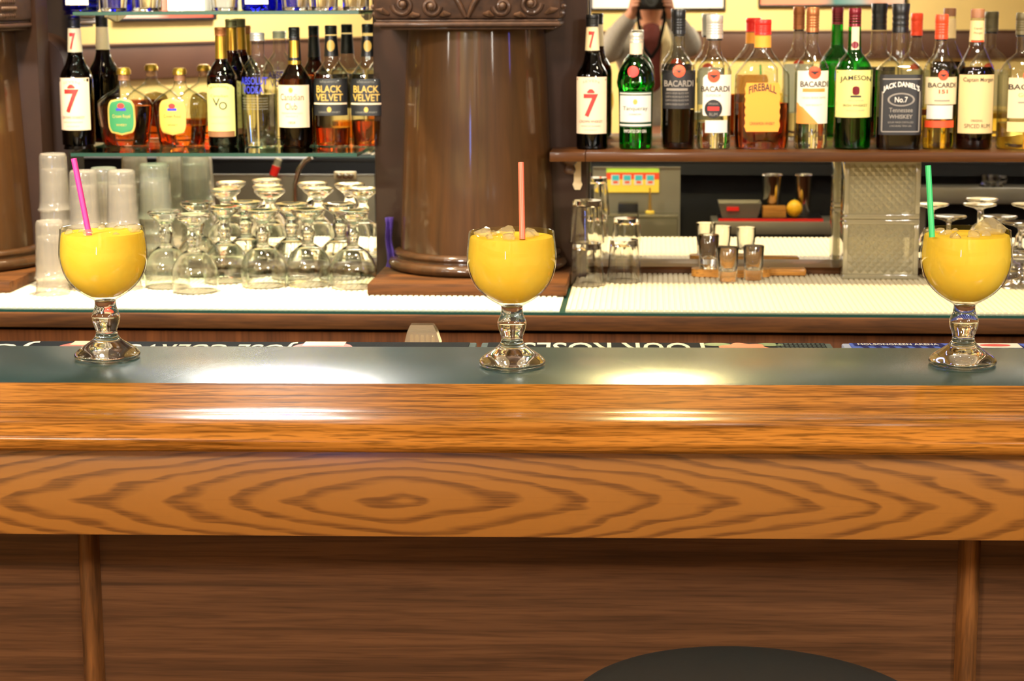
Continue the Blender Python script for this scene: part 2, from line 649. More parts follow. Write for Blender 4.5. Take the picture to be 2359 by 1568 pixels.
def wall_run(name, p0, p1, th=0.1, rails=()):
    """a stretch of wall with its face on the line p0-p1, room on the left of that direction"""
    d = Vector((p1[0] - p0[0], p1[1] - p0[1], 0))
    L = d.length
    w = box(name, 0, L, -th, 0, 0, 2.8, M['yellow_wall'])
    w.location = (p0[0], p0[1], 0)
    w.rotation_euler = (0, 0, math.atan2(d.y, d.x))
    tag(w, kind='structure')
    for (a, b, z0, z1) in rails:
        bm = bmesh.new()
        bx(bm, a * L, b * L, 0, 0.022, z0, z1, 0.004)
        bx(bm, a * L, b * L, 0, 0.03, z1 - 0.012, z1, 0.003)
        link_bm('chair_rail', bm, M['rail_brown'], w, smooth=30)
    return w


# the wall with the pictures, opposite the back bar (seen in its mirrors)
wall_f = wall_run('wall_front', (-0.45, -2.2), (4.5, -1.8), rails=[(0.0, 1.0, 1.215, 1.372)])
wall_l = wall_run('wall_left', (-4.6, 4.30), (-0.45, -2.2), rails=[(0.0, 1.0, 1.215, 1.372)])


def picture(parent_wall, u, zc, w, h, label, paint, frame_mat):
    """framed print hanging on a wall run; u along the wall"""
    o = thing('framed_picture', label, 'picture')
    o.matrix_world = parent_wall.matrix_basis @ Matrix.Translation((u, 0.0, zc))
    fw = 0.014
    bm = bmesh.new()
    bx(bm, -w / 2, w / 2, 0.001, 0.022, h / 2 - fw, h / 2, 0.002)
    bx(bm, -w / 2, w / 2, 0.001, 0.022, -h / 2, -h / 2 + fw, 0.002)
    bx(bm, -w / 2, -w / 2 + fw, 0.001, 0.022, -h / 2 + fw, h / 2 - fw, 0.002)
    bx(bm, w / 2 - fw, w / 2, 0.001, 0.022, -h / 2 + fw, h / 2 - fw, 0.002)
    link_bm('frame', bm, frame_mat, o)
    box('print', -w / 2 + fw, w / 2 - fw, 0.001, 0.012, -h / 2 + fw, h / 2 - fw, paint, o)
    return o


def print_mat(name, stops, axis=0):
    k = NT(name)
    tc = k.n('TexCoord')
    sp = k.n('SeparateXYZ')
    k.l(tc.outputs['Generated'], sp.inputs[0])
    nz = k.n('TexNoise', i_Scale=3.0)
    k.l(tc.outputs['Generated'], nz.inputs['Vector'])
    v = k.math('ADD', sp.outputs[axis], k.math('MULTIPLY', k.math('SUBTRACT', nz.outputs[0], 0.5), 0.15))
    p = k.n('BsdfPrincipled')
    p.inputs['Roughness'].default_value = 0.5
    k.l(k.ramp(v, stops), p.inputs['Base Color'])
    return k.done(p.outputs[0])


def wall_u(wall, px, Yguess=None):
    """u on a wall where the mirror shows pixel column px near the top of the picture"""
    r = ray(px, 20)
    p0 = CAMP.copy()
    k_ = MIR / r.y
    hit = CAMP + r * k_
    d = Vector((r.x, -r.y, 0))
    inv = wall.matrix_basis.inverted()
    a = inv @ Vector((hit.x, hit.y, 0))
    b = inv.to_3x3() @ d
    t = -a.y / b.y
    return a.x + b.x * t, (hit.z + r.z * t)


white_print = print_mat('pale_print', [(0.0, hexc('FBF7F2')), (0.7, hexc('FFFDF8')), (1.0, hexc('FCEFE4'))])
peach_print = print_mat('peach_print', [(0.0, hexc('E98A6A')), (0.42, hexc('EE9C80')), (0.55, hexc('4E8A8A')), (0.7, hexc('9FB4B8')), (0.8, hexc('F0A890')), (1.0, hexc('F7D9CC'))])
red_print = print_mat('red_print', [(0.0, hexc('F6CFC4')), (0.4, hexc('F3B9A8')), (0.55, hexc('E0604A')), (1.0, hexc('D8553F'))])
for wall, pa, pb, py, lab, mt in (
        (wall_f, 1360, 1672, 24, 'large pale framed print on the yellow wall behind the photographer, seen in the mirror', white_print),
        (wall_f, 1746, 2088, 16, 'peach and teal framed print on the yellow wall to the right of the pale one', peach_print),
        (wall_l, 262, 492, 48, 'red and pink framed print on the yellow wall, reflected above the left bottles', red_print)):
    ua, _ = wall_u(wall, pa)
    ub, _ = wall_u(wall, pb)
    um = (ua + ub) / 2
    # bottom edge height from the line of sight
    r = ray((pa + pb) / 2, py)
    hit = CAMP + r * (MIR / r.y)
    inv = wall.matrix_basis.inverted()
    a = inv @ Vector((hit.x, hit.y, 0))
    b = inv.to_3x3() @ Vector((r.x, -r.y, 0))
    zb = hit.z + r.z * (-a.y / b.y)
    hh = 0.62
    picture(wall, um, zb + hh / 2, abs(ua - ub), hh, lab, mt, M['black'])

# ------------------------------------------------------------------ front bar
BAR = Matrix.Translation((-0.1712, 2.3656, 0)) @ Matrix.Rotation(rad(1.7), 4, 'Z')
BTOP = 1.07
bar = thing('bar_counter', 'long oak bar with dark green laminate top and rounded arm rail', 'bar', (-0.1712, 2.3656, 0), rad(1.7))
U0, U1 = -2.05, 2.35
box('laminate_top', U0, U1, 0.0, 0.268, 1.036, BTOP, M['laminate'], bar, bev=0.0015)
rail_prof = [(0, 1.0705), (-.003, 1.0712), (-.005, 1.0706), (-.030, 1.0630), (-.052, 1.0563), (-.066, 1.0523), (-.076, 1.0505), (-.084, 1.0510),
             (-.100, 1.0530), (-.120, 1.0515), (-.136, 1.0460), (-.147, 1.0370), (-.1505, 1.0290), (-.147, 1.0200), (-.138, 1.0145), (-.122, 1.0130)]
rp = smooth_prof([(a + 1, b) for a, b in rail_prof], 4)
poly = [(a - 1, b) for a, b in rp] + [(-0.012, 1.013), (0, 1.015)]
V, F = prism_vf(poly, U0, U1)
link_mesh('arm_rail', V, F, M['oak_rail'], bar, 35)
box('apron_board', U0, U1, -0.113, -0.088, 0.903, 1.0125, M['oak_apron'], bar, bev=0.002)
box('soffit_board', U0, U1, -0.088, 0.085, 0.94, 0.965, M['panel'], bar)
bb = [-1.83, -0.5715, 0.5955, 1.82]
edges = [U0] + bb + [U1]
for a, b in zip(edges[:-1], edges[1:]):
    box('front_panel', a + 0.0015, b - 0.0015, 0.085, 0.105, 0.06, 0.94, M['panel'], bar)
for u in bb:
    pr = [(0.0, 0.0)]
    V, F = [], []
    poly = [(u - 0.0145 + 0.029 * i / 8, 0.0845 - 0.020 * math.sin(PI * i / 8) ** 0.6) for i in range(9)]
    n = len(poly)
    V = [(x, y, 0.06) for x, y in poly] + [(x, y, 0.9395) for x, y in poly]
    F = [(i, (i + 1) % n, (i + 1) % n + n, i + n) for i in range(n)] + [tuple(range(n)), tuple(range(n, 2 * n))]
    link_mesh('batten', V, F, M['batten'], bar, 40)
box('kick_board', U0, U1, 0.095, 0.115, 0.0, 0.06, M['dark_wood_x'], bar)
box('back_panel', U0, U1, 0.30, 0.318, 0.0, 1.036, M['blackmatt'], bar)
box('mat_packing', U0, U1, 0.2700, 0.392, 1.0436, 1.0457, M['rubber'], bar)
box('top_core', U0, U1, 0.0, 0.40, 0.998, 1.034, M['blackmatt'], bar)
V, F = prism_vf([(0.2685, 1.036), (0.40, 1.036), (0.40, 1.0435), (0.2685, 1.0425)], U0, U1)
link_mesh('drip_rail', V, F, M['black'], bar)


def bar_pt(px, py, v):
    """bar-frame u of a pixel on the bar's top"""
    p = BAR.inverted() @ atZ(px, py, BTOP)
    return p.x


# --- bar mats on the drip rail
def bar_mat(u0, u1, label, base, border, writer):
    o = thing('bar_mat', label, 'bar mat')
    o.matrix_world = BAR @ Matrix.Translation(((u0 + u1) / 2, 0.330, 1.0459))
    w = (u1 - u0)
    hw, hd = w / 2, 0.0565
    box('mat_base', -hw, hw, -hd, hd, 0, 0.009, border, o, bev=0.002)
    V, F = [], []
    box('mat_face', -hw + 0.010, hw - 0.010, -hd + 0.007, hd - 0.006, 0.009, 0.0105, base, o)
    writer(o, hw, hd)
    return o


def flat_text(name, s, xc, yc, w, h, mat, parent, z, flip=False, bold=0.0, zth=0.0):
    V, F = text_vf(s, bold)
    sg = -1 if flip else 1
    V2 = [(xc + sg * x * w, yc + sg * (y - 0.5) * h, z) for x, y in V]
    return link_mesh(name, V2, F, mat, parent)


def flat_poly(name, pts, mat, parent, z):
    V = [(x, y, z) for x, y in pts]
    return link_mesh(name, V, [tuple(range(len(V)))], mat, parent)


def ell(xc, yc, a, b, n=24, fn=None):
    return [(xc + a * math.cos(2 * PI * i / n), yc + b * math.sin(2 * PI * i / n)) for i in range(n)]


M['mat_black'] = plain('mat_rubber_black', '17181A', 0.95, spec=0.1, var=0.3, vscale=300)
M['mat_grey'] = plain('mat_rubber_grey', '55605C', 0.95, spec=0.1)
M['mat_blue'] = plain('mat_blue', '4E63B8', 0.95, spec=0.1)
M['mat_bluegrey'] = plain('mat_blue_grey', '9AA2BC', 0.95, spec=0.1)
M['mat_navy'] = plain('mat_navy', '1B1E5C', 0.95, spec=0.1)
M['mat_cream'] = plain('mat_cream', 'F0DFBE', 0.95, spec=0.1)
M['peach'] = plain('peach_print_ink', 'F2B585', 0.5)
M['leaf'] = plain('leaf_green_ink', '4C6A3A', 0.5)


def w_left(o, hw, hd):
    for xs in (-0.36, 0.0, 0.36):
        pass
    u = o.matrix_world.translation
    # crest - lettering - crest - lettering
    for xc in (-0.41, -0.145, 0.195):
        flat_poly('crest', ell(xc, 0.0, 0.044, 0.046, 24), M['orangered'], o, 0.0112)
        flat_poly('crest_band', [(xc - 0.03, 0.014), (xc + 0.03, 0.014), (xc + 0.03, 0.047), (xc - 0.03, 0.047)], M['peach'], o, 0.0116)
    flat_text('lettering', 'JOSE CUERVO', 0.03, 0.0, 0.25, 0.092, M['mat_cream'], o, 0.0112, True, 0.01)
    flat_text('lettering', 'JOSE', -0.29, 0.0, 0.13, 0.092, M['mat_cream'], o, 0.0112, True, 0.01)


def w_mid(o, hw, hd):
    flat_text('lettering', 'FOUR ROSES', -0.062, 0.0, 0.262, 0.092, M['mat_cream'], o, 0.0112, True, 0.012)
    pts = []
    for i in range(48):
        a = 2 * PI * i / 48
        r = 1 + 0.10 * math.cos(7 * a)
        pts.append((0.125 + 0.036 * r * math.cos(a), -0.004 + 0.047 * r * math.sin(a)))
    flat_poly('rose', pts, M['orangered'], o, 0.0114)
    for sx_ in (-1, 1):
        flat_poly('rose_leaf', ell(0.125 + sx_ * 0.038, 0.034, 0.020, 0.012, 16), M['leaf'], o, 0.0112)
    for i in range(11):
        x = 0.172 + 0.0065 * i
        for j in range(6):
            if x < hw - 0.014:
                flat_poly('dimple', [(x, -0.045 + 0.016 * j), (x + 0.004, -0.045 + 0.016 * j), (x + 0.004, -0.037 + 0.016 * j), (x, -0.037 + 0.016 * j)], M['mat_grey'], o, 0.0112)


def w_right(o, hw, hd):
    x = -hw + 0.02
    while x < hw - 0.03:
        flat_poly('stripe', [(x, 0.044), (x + 0.009, 0.044), (x + 0.023, -0.045), (x + 0.014, -0.045)], M['mat_navy'], o, 0.0112)
        x += 0.0185
    flat_poly('title_band', [(-hw + 0.014, 0.046), (-hw + 0.140, 0.046), (-hw + 0.145, 0.026), (-hw + 0.016, 0.026)], M['mat_navy'], o, 0.0114)
    flat_text('lettering', 'MOLSONGREEN ARENA', -hw + 0.078, 0.036, 0.115, 0.0135, M['whiteink'], o, 0.0117, False, 0.01)
    flat_poly('badge', [(-hw + 0.178, 0.046), (-hw + 0.25, 0.046), (-hw + 0.25, 0.010), (-hw + 0.186, 0.010)], M['white'], o, 0.0116)
    flat_poly('badge_mark', ell(-hw + 0.215, 0.03, 0.022, 0.010, 20), M['red'], o, 0.0118)


bar_mat(bar_pt(-260, 795, 0.33), bar_pt(1088, 795, 0.33), 'black bar mat with cream lettering and red crests along the left of the bar', M['mat_black'], M['mat_grey'], w_left)
bar_mat(bar_pt(1100, 795, 0.33), bar_pt(1934, 795, 0.33), 'black bar mat with upside-down cream FOUR ROSES lettering and a red rose', M['mat_black'], M['mat_grey'], w_mid)
bar_mat(bar_pt(1960, 795, 0.33), bar_pt(2760, 795, 0.33), 'blue striped bar mat behind the drink with the green straw', M['mat_blue'], M['mat_bluegrey'], w_right)

# --- soda gun holder behind the bar
p = BAR @ Vector((BAR.inverted() @ atY(973, 770, 2.8)).to_tuple())
hx = atY(973, 800, 2.795)
og = thing('soda_gun', 'clear plastic soda gun head lettered Wunder Bar behind the bar edge', 'soda gun', (hx.x, 2.797, 1.010), rad(1.7))
wb, wt = 0.0265, 0.0185
zt = atY(973, 746, 2.797).z - 1.010
V = []
for (z, w, d) in ((0.0, 0.030, 0.017), (zt * 0.55, 0.026, 0.016), (zt - 0.010, 0.0215, 0.014), (zt - 0.003, 0.0185, 0.011), (zt, 0.0165, 0.009)):
    for sx_, sy_ in ((-1, -1), (1, -1), (1, 1), (-1, 1)):
        skew = 0.004 * (1 - z / zt) if sx_ > 0 else -0.0
        V.append((sx_ * w + skew, sy_ * d, z))
F = [(0, 3, 2, 1)]
for j in range(4):
    for i in range(4):
        F.append((j * 4 + i, j * 4 + (i + 1) % 4, (j + 1) * 4 + (i + 1) % 4, (j + 1) * 4 + i))
F.append((16, 17, 18, 19))
M['sodaplastic'] = thin_glass('soda_gun_plastic', (0.93, 0.88, 0.78), (0.6, 0.5, 0.38), 1.4, 0.05, 0.22, 'EBD9BC')
link_mesh('head', V, F, M['sodaplastic'], og)
for i in range(5):
    x = -0.016 + 0.008 * i
    lathe('button', [(0.0028, 0.008), (0.0028, zt - 0.02), (0.0015, zt - 0.016)], M['sodaplastic'], og, seg=10, loc=(x, 0.0, 0))


def vert_text(s, xc, zc, w, h, y, mat, parent, bold=0.0):
    Vt, Ft = text_vf(s, bold)
    return link_mesh('lettering', [(xc + a * w, y, zc + (b - 0.5) * h) for a, b in Vt], Ft, mat, parent)


vert_text('Wunder', -0.003, zt - 0.0275, 0.026, 0.0058, -0.0166, M['ink'], og, 0.02)
vert_text('Bar', -0.003, zt - 0.0385, 0.012, 0.0058, -0.0172, M['ink'], og, 0.02)
box('hose_neck', -0.02, 0.02, -0.012, 0.012, -0.10, 0.0, M['black'], og, bev=0.004)

# ------------------------------------------------------------------ drinks on the bar
HS = 0.178 / 308.0
RS = 1 / 1738.0
gob = [(0, 70), (2, 75), (6, 76.8), (12, 76), (22, 66), (34, 48), (44, 34), (54, 26.5), (64, 25), (74, 27.5), (86, 31.5), (97, 33),
       (107, 31), (116, 27), (126, 25), (136, 24.5)]
bowl = [(136, 24.5), (141, 29), (150, 45), (165, 66), (185, 84), (210, 96), (240, 102.5), (270, 101.5), (295, 98.8), (307, 97.6), (308.5, 97), (307.5, 96)]
stem_prof = smooth_prof([(r * RS, h * HS) for h, r in gob], 3)
bowl_prof = smooth_prof([(r * RS, h * HS) for h, r in bowl], 3)
W_ = 2.6 * RS
inner = [(0.0, 147.5 * HS)] + smooth_prof([(r * RS - W_, h * HS) for h, r in [(148, 36), (156, 50), (170, 68), (188, 84), (210, 95), (240, 101.5), (270, 100.5), (292, 98.0)]], 3)


def goblet_drink(px, py, label, straw_mat, straw, ice, names):
    base = atZ(px, py, BTOP)
    o = thing('cocktail_goblet', label, 'cocktail', (base.x, base.y, BTOP + 0.0003))
    # foot and stem: solid glass, dimpled underneath, closed above by the bowl's floor
    prof = [(0.0, 5 * HS), (40 * RS, 3.5 * HS), (60 * RS, 0.0)] + stem_prof + [(24.5 * RS, 137 * HS), (0.0, 138 * HS)]
    lathe('stem', prof, M['glass'], o, seg=64, cap0=False, cap1=False, smooth=60)
    lathe('bowl', [(0.0, 136.2 * HS)] + bowl_prof, M['bowl_glass'], o, seg=64, cap0=False, cap1=False, smooth=60)
    lathe('drink', inner + [(96 * RS - W_, 297 * HS), (60 * RS, 298 * HS), (0, 298.5 * HS)], M['drink'], o, seg=64, cap0=False, cap1=False, smooth=60)
    zl = BTOP + 298 * HS
    # straw
    mat, (xb, yb), (xt, yt) = straw_mat, straw[0], straw[1]
    Yb = base.y - 0.035 if straw[2] else base.y
    a = atY(xb, yb, Yb)
    b = atY(xt, yt, Yb + straw[3])
    d = (b - a).normalized()
    a2 = a - d * 0.012
    so = thing('drinking_straw', names[0], 'straw', a2)
    pts = [(0, 0, 0), tuple((b - a2) * 0.5), tuple(b - a2)]
    V, F = tube_vf(pts, 0.0038, 20, False)
    V2, F2 = tube_vf(list(reversed(pts)), 0.0034, 20, False)
    F3 = []
    Vt, Ft = merge((V, F), (V2, F2))
    n = len(V)
    for i in range(20):
        j = (i + 1) % 20
        F3.append((40 + i, 40 + j, n + (20 - j) % 20 if False else n + j, n + i))
    link_mesh('tube', Vt, Ft, mat, so, 60)
    # ice
    for (dx, dy, dz, sz, nm) in ice:
        bm = bmesh.new()
        bmesh.ops.create_icosphere(bm, subdivisions=2, radius=1.0)
        rnd = random.Random(dx * 1000 + dy * 77)
        for _ in range(9):
            nv = Vector((rnd.uniform(-1, 1), rnd.uniform(-1, 1), rnd.uniform(-1, 1))).normalized()
            dd = rnd.uniform(0.45, 0.7)
            for v in bm.verts:
                t = v.co.dot(nv)
                if t > dd:
                    v.co -= nv * (t - dd)
        for v in bm.verts:
            v.co = Vector((v.co.x * sz * 1.25, v.co.y * sz, v.co.z * sz * 0.95))
        ic = link_bm('ice_chunk', bm, M['ice'], None, False, (base.x + dx, base.y + dy, zl + dz))
        tag(ic, nm[0], 'ice', nm[1], 'thing')
    return o


M['pink'] = plain('pink_straw', 'F23C9B', 0.35)
M['salmon'] = plain('salmon_straw', 'FA7F5E', 0.35)
M['mint'] = plain('green_straw', '3FCB79', 0.35)


def rnd_ice(n, label, group, seed, sz=(0.006, 0.011), rr=0.046, extra=()):
    r = random.Random(seed)
    L = []
    for i in range(n):
        a = 2 * PI * (i + r.random() * 0.6) / n
        q = rr * (0.55 + 0.4 * r.random())
        L.append((q * math.cos(a), q * math.sin(a), r.uniform(-0.001, 0.0035), r.uniform(*sz), (label, group)))
    return L + list(extra)


goblet_drink(248, 824, 'goblet of cloudy yellow cocktail with a pink straw, on the left of the bar', M['pink'],
             ((203, 530), (170, 365), True, 0.01),
             rnd_ice(7, 'small chunk of ice floating in the drink with the pink straw', 'ice in the pink straw drink', 1, (0.005, 0.008), 0.05) +
             [(0.043, 0.0, 0.006, 0.009, ('bright lump of ice at the right rim of the pink straw drink', None))],
             ('pink drinking straw leaning left out of a yellow cocktail',))
goblet_drink(1180, 841, 'goblet of cloudy yellow cocktail with an orange straw, in the middle of the bar', M['salmon'],
             ((1203, 530), (1200, 374), True, 0.02),
             rnd_ice(7, 'small chunk of ice floating in the drink with the orange straw', 'ice in the orange straw drink', 4, (0.006, 0.010), 0.048) +
             [(-0.036, -0.01, 0.007, 0.011, ('lump of ice at the left rim of the orange straw drink', None)), (-0.004, -0.012, 0.008, 0.012, ('clear square ice lump standing left of the orange straw', None))],
             ('salmon orange drinking straw standing almost upright in a yellow cocktail',))
goblet_drink(2217, 838, 'goblet of cloudy yellow cocktail with a green straw, on the right of the bar', M['mint'],
             ((2146, 525), (2138, 381), True, 0.01),
             rnd_ice(8, 'small chunk of ice floating in the drink with the green straw', 'ice in the green straw drink', 9, (0.006, 0.009), 0.048) +
             [(0.030, 0.0, 0.009, 0.017, ('biggest heaped ice lump, rising right of the green straw', None))],
             ('mint green drinking straw leaning in a yellow cocktail',))

# ------------------------------------------------------------------ bar stool
st = thing('bar_stool', 'round black vinyl bar stool drawn up to the oak bar front', 'stool', (0.098, 2.015, 0))
sp_ = [(0.0, 0.700), (0.19, 0.700), (0.207, 0.708), (0.216, 0.728), (0.217, 0.752), (0.210, 0.772), (0.193, 0.786), (0.16, 0.794), (0.10, 0.798), (0.0, 0.799)]
seat = lathe('seat', smooth_prof(sp_, 3), M['vinyl'], st, seg=64, cap0=False, cap1=False, smooth=60)
seat.rotation_euler = (0, rad(1.6), 0)
V, F = tube_vf([(0.2165 * math.cos(2 * PI * i / 48), 0.2165 * math.sin(2 * PI * i / 48), 0.739) for i in range(49)], 0.003, 8, False)
pp = link_mesh('piping', V, F, M['rubber'], seat, 50)
lathe('swivel_plate', [(0.09, 0.675), (0.09, 0.699)], M['black'], st, seg=32)
lathe('post', [(0.03, 0.03), (0.03, 0.675)], M['chrome'], st, seg=24)
lathe('base', smooth_prof([(0.21, 0.0), (0.21, 0.012), (0.12, 0.03), (0.034, 0.045), (0.031, 0.06)], 3), M['chrome'], st, seg=48)
V, F = tube_vf([(0.17 * math.cos(2 * PI * i / 40), 0.17 * math.sin(2 * PI * i / 40), 0.25) for i in range(41)], 0.010, 8, False)
vf = [(V, F)]
for i in range(3):
    a = 2 * PI * i / 3 + 0.4
    vf.append(tube_vf([(0.028 * math.cos(a), 0.028 * math.sin(a), 0.25), (0.17 * math.cos(a), 0.17 * math.sin(a), 0.25)], 0.007, 8))
V, F = merge(*vf)
link_mesh('foot_ring', V, F, M['chrome'], st, 50)

# ------------------------------------------------------------------ back bar
CT = 0.93            # top of the counter mats
FE = 3.832           # front edge
bb_ = thing('back_bar', 'dark wooden back bar counter with cupboards below and pilasters between mirrors', 'back bar', (0, 0, 0))
BX0, BX1 = -2.6, 2.6
box('counter_top', BX0, BX1, FE + 0.004, 4.515, 0.892, 0.9195, M['dark_wood_x'], bb_)
box('edge_board', BX0, BX1, FE - 0.018, FE + 0.004, 0.889, 0.9195, M['plinth'], bb_, bev=0.003)
box('glass_sheet', BX0, BX1, FE - 0.010, 4.44, 0.9196, 0.9255, M['tealedge'], bb_)
box('cabinet_front', BX0, BX1, 3.892, 3.912, 0.10, 0.872, M['cabinet'], bb_, bev=0.002)
box('carcass', BX0, BX1, 3.914, 4.50, 0.0, 0.892, M['blackmatt'], bb_)


def pilaster(x0, x1, y, ztop, arch=0.0):
    if not arch:
        return box('pilaster', x0, x1, y, 4.515, 0.9256, ztop, M['pilaster'], bb_, bev=0.004)
    pts = [(x0, 0.9256), (x1, 0.9256), (x1, ztop - arch)]
    for i in range(1, 9):
        a = PI / 2 * i / 8
        pts.append((x1 - arch + arch * math.cos(a), ztop - arch + arch * math.sin(a) * 0.75))
    pts.append((x0, ztop - arch * 0.15))
    V = [(x, y, z) for x, z in pts] + [(x, 4.515, z) for x, z in pts]
    n = len(pts)
    F = [(i, (i + 1) % n, (i + 1) % n + n, i + n) for i in range(n)] + [tuple(range(n)), tuple(range(n, 2 * n))]
    return link_mesh('pilaster', V, F, M['pilaster'], bb_, 40)


PL0 = atY(862, 300, 4.30).x
PL1 = atY(1352, 300, 4.30).x
PLL = atY(152, 250, 4.385).x
pilaster(PL0, PL1, 4.30, 2.6)
pilaster(BX0, PLL, 4.385, 1.505, 0.10)
pilaster(2.2, BX1, 4.30, 2.6)


def mirror(x0, x1, label):
    o = thing('bar_mirror', label, 'mirror', ((x0 + x1) / 2, MIR, 0.9256))
    w = (x1 - x0) / 2
    box('mirror_glass', -w, w, 0, 0.006, 0.0, 1.6, M['mirror'], o)
    V, F = prism_vf([(0.0, 0.0), (-0.075, 0.0), (-0.075, 0.012), (-0.068, 0.018), (-0.03, 0.020), (0.0, 0.020)], -w, w)
    link_mesh('sill_moulding', V, F, M['shelf_wood'], o)
    return o


mirror(PLL + 0.002, PL0 - 0.002, 'tall mirror behind the glass shelves left of the wooden column')
mirror(PL1 + 0.002, 2.198, 'wide mirror behind the bottles right of the wooden column')


# --- counter mats: ribs are real corrugation
def ribbed_mat(x0, x1, y0, y1, label, pitch=0.0118, notch=None, mat='white_mat'):
    o = thing('ribbed_mat', label, 'mat', ((x0 + x1) / 2, (y0 + y1) / 2, 0.9258))
    hx_, hy_ = (x1 - x0) / 2, (y1 - y0) / 2
    V, F = [], []
    n = int((x1 - x0) / pitch)
    xs = []
    for i in range(n):
        b = -hx_ + i * pitch
        for t, z in ((0.0, 0.0016), (0.12, 0.0042), (0.70, 0.0042), (0.82, 0.0016)):
            xs.append((b + t * pitch, z))
    xs.append((hx_, 0.0018))
    for x, z in xs:
        yb = hy_ if notch is None or x + (x0 + x1) / 2 > notch[0] else notch[1] - (y0 + y1) / 2
        V += [(x, -hy_, 0.0), (x, -hy_, z), (x, yb, z)]
    for i in range(len(xs) - 1):
        a = i * 3
        F += [(a, a + 3, a + 4, a + 1), (a + 1, a + 4, a + 5, a + 2)]
    link_mesh('ribbed_sheet', V, F, M[mat], o)
    return o


XM = atZ(1302, 690, CT).x
ribbed_mat(-1.95, XM - 0.006, FE + 0.002, 4.296, 'bright white ribbed mat under the upturned goblets and plastic cups')
ribbed_mat(XM + 0.006, 2.15, FE + 0.004, 4.366, 'cream ribbed mat on the back counter right of the column', notch=(PL1 + 0.004, 4.296), mat='cream_mat')
ribbed_mat_top = 0.9258 + 0.0042


# --- columns
def column(xc, label, back=0.0):
    o = thing('bar_column', label, 'column', (xc, 4.295, 0.9302))
    if back:
        box('backing', -0.205, 0.205, 0.0005, back, 0.0, 0.86, M['pilaster'], o)
    box('plinth', -0.212, 0.212, -0.285, 0.0, 0.0, 0.024, M['plinth'], o, bev=0.003)
    ring = smooth_prof([(0.183, 0.0242), (0.197, 0.027), (0.203, 0.037), (0.197, 0.047), (0.188, 0.050), (0.186, 0.054), (0.190, 0.060), (0.186, 0.067), (0.176, 0.070)], 3)
    lathe('base_ring', ring, M['column'], o, seg=48, a0=PI, a1=2 * PI)
    lathe('shaft', [(0.1745, 0.068), (0.1745, 0.10), (0.153, 0.565), (0.151, 0.60)], M['column'], o, seg=64, a0=PI, a1=2 * PI)
    # capital: moulded neck, carved block
    bm = bmesh.new()
    bx(bm, -0.185, 0.185, -0.215, 0.0, 0.556, 0.562, 0.002)
    bx(bm, -0.197, 0.197, -0.232, 0.0, 0.562, 0.572, 0.004)
    bx(bm, -0.192, 0.192, -0.225, 0.0, 0.572, 0.577, 0.002)
    link_bm('capital_moulding', bm, M['carving'], o, 30)
    box('capital_block', -0.198, 0.198, -0.22, 0.0, 0.577, 0.86, M['carving'], o, bev=0.008)
    yf = -0.2215

    def spiral(cx, cz, r0, turns, sgn, th):
        pts, rr = [], []
        n = 26
        for i in range(n):
            t = i / (n - 1)
            a = sgn * turns * 2 * PI * t + (PI if sgn > 0 else 0)
            q = r0 * (1 - 0.82 * t)
            pts.append((cx + q * math.cos(a), yf - 0.004 * t, cz + q * math.sin(a)))
            rr.append(th * (1 - 0.4 * t))
        return tube_vf(pts, rr, 7)

    for cx, cz, r0, s_ in ((-0.135, 0.608, 0.023, 1), (-0.075, 0.604, 0.020, -1), (0.075, 0.604, 0.020, 1), (0.135, 0.609, 0.023, -1)):
        V, F = spiral(cx, cz, r0, 1.4, s_, 0.0052)
        link_mesh('carved_scroll', V, F, M['carving'], o, 50)
        lathe('carved_boss', smooth_prof([(0.0, -0.004), (0.008, -0.002), (0.009, 0.002), (0.005, 0.008), (0.0, 0.009)], 2), M['carving'], o, seg=14, cap0=False, cap1=False).matrix_local = Matrix.Translation((cx, yf - 0.002, cz)) @ Matrix.Rotation(rad(90), 4, 'X')
    for s_ in (-1, 1):
        V, F = tube_vf([(s_ * 0.003, yf, 0.582), (s_ * 0.014, yf - 0.004, 0.607), (s_ * 0.032, yf - 0.004, 0.637), (s_ * 0.060, yf, 0.672)], [0.004, 0.006, 0.006, 0.004], 8)
        link_mesh('carved_stem', V, F, M['carving'], o, 50)
        for (x0, z0, x1, z1) in ((0.165, 0.588, 0.192, 0.598), (0.10, 0.586, 0.125, 0.582), (0.035, 0.588, 0.058, 0.584), (0.045, 0.622, 0.068, 0.638), (0.105, 0.630, 0.125, 0.642)):
            V, F = tube_vf([(s_ * x0, yf, z0), (s_ * (x0 + x1) / 2, yf - 0.006, (z0 + z1) / 2 + 0.003), (s_ * x1, yf, z1)], [0.003, 0.007, 0.002], 8)
            link_mesh('carved_leaf', V, F, M['carving'], o, 50)
        # beaded flank
        rnd = random.Random(5)
        vf = []
        for i in range(7):
            for j in range(5):
                v_, f_ = lathe_vf([(0.0, -0.006), (0.005, -0.003), (0.006, 0.001), (0.004, 0.005), (0.0, 0.006)], 8, cap0=False, cap1=False)
                c = Vector((s_ * (0.196 + 0.003 * (j % 2)), -0.21 + 0.014 * i + 0.004 * (j % 2), 0.588 + 0.015 * j))
                vf.append(([Vector(q) + c for q in v_], f_))
        V, F = merge(*vf)
        link_mesh('carved_beads', V, F, M['carving'], o, 60)['kind'] = 'stuff'
    return o


XC = atY(1084, 400, 4.13).x
column(XC, 'half round dark wooden column with carved capital between the mirrors')
column(-1.587, 'half round wooden column at the left end of the shelves', 0.085)

# --- shelves
SZ = 1.2235


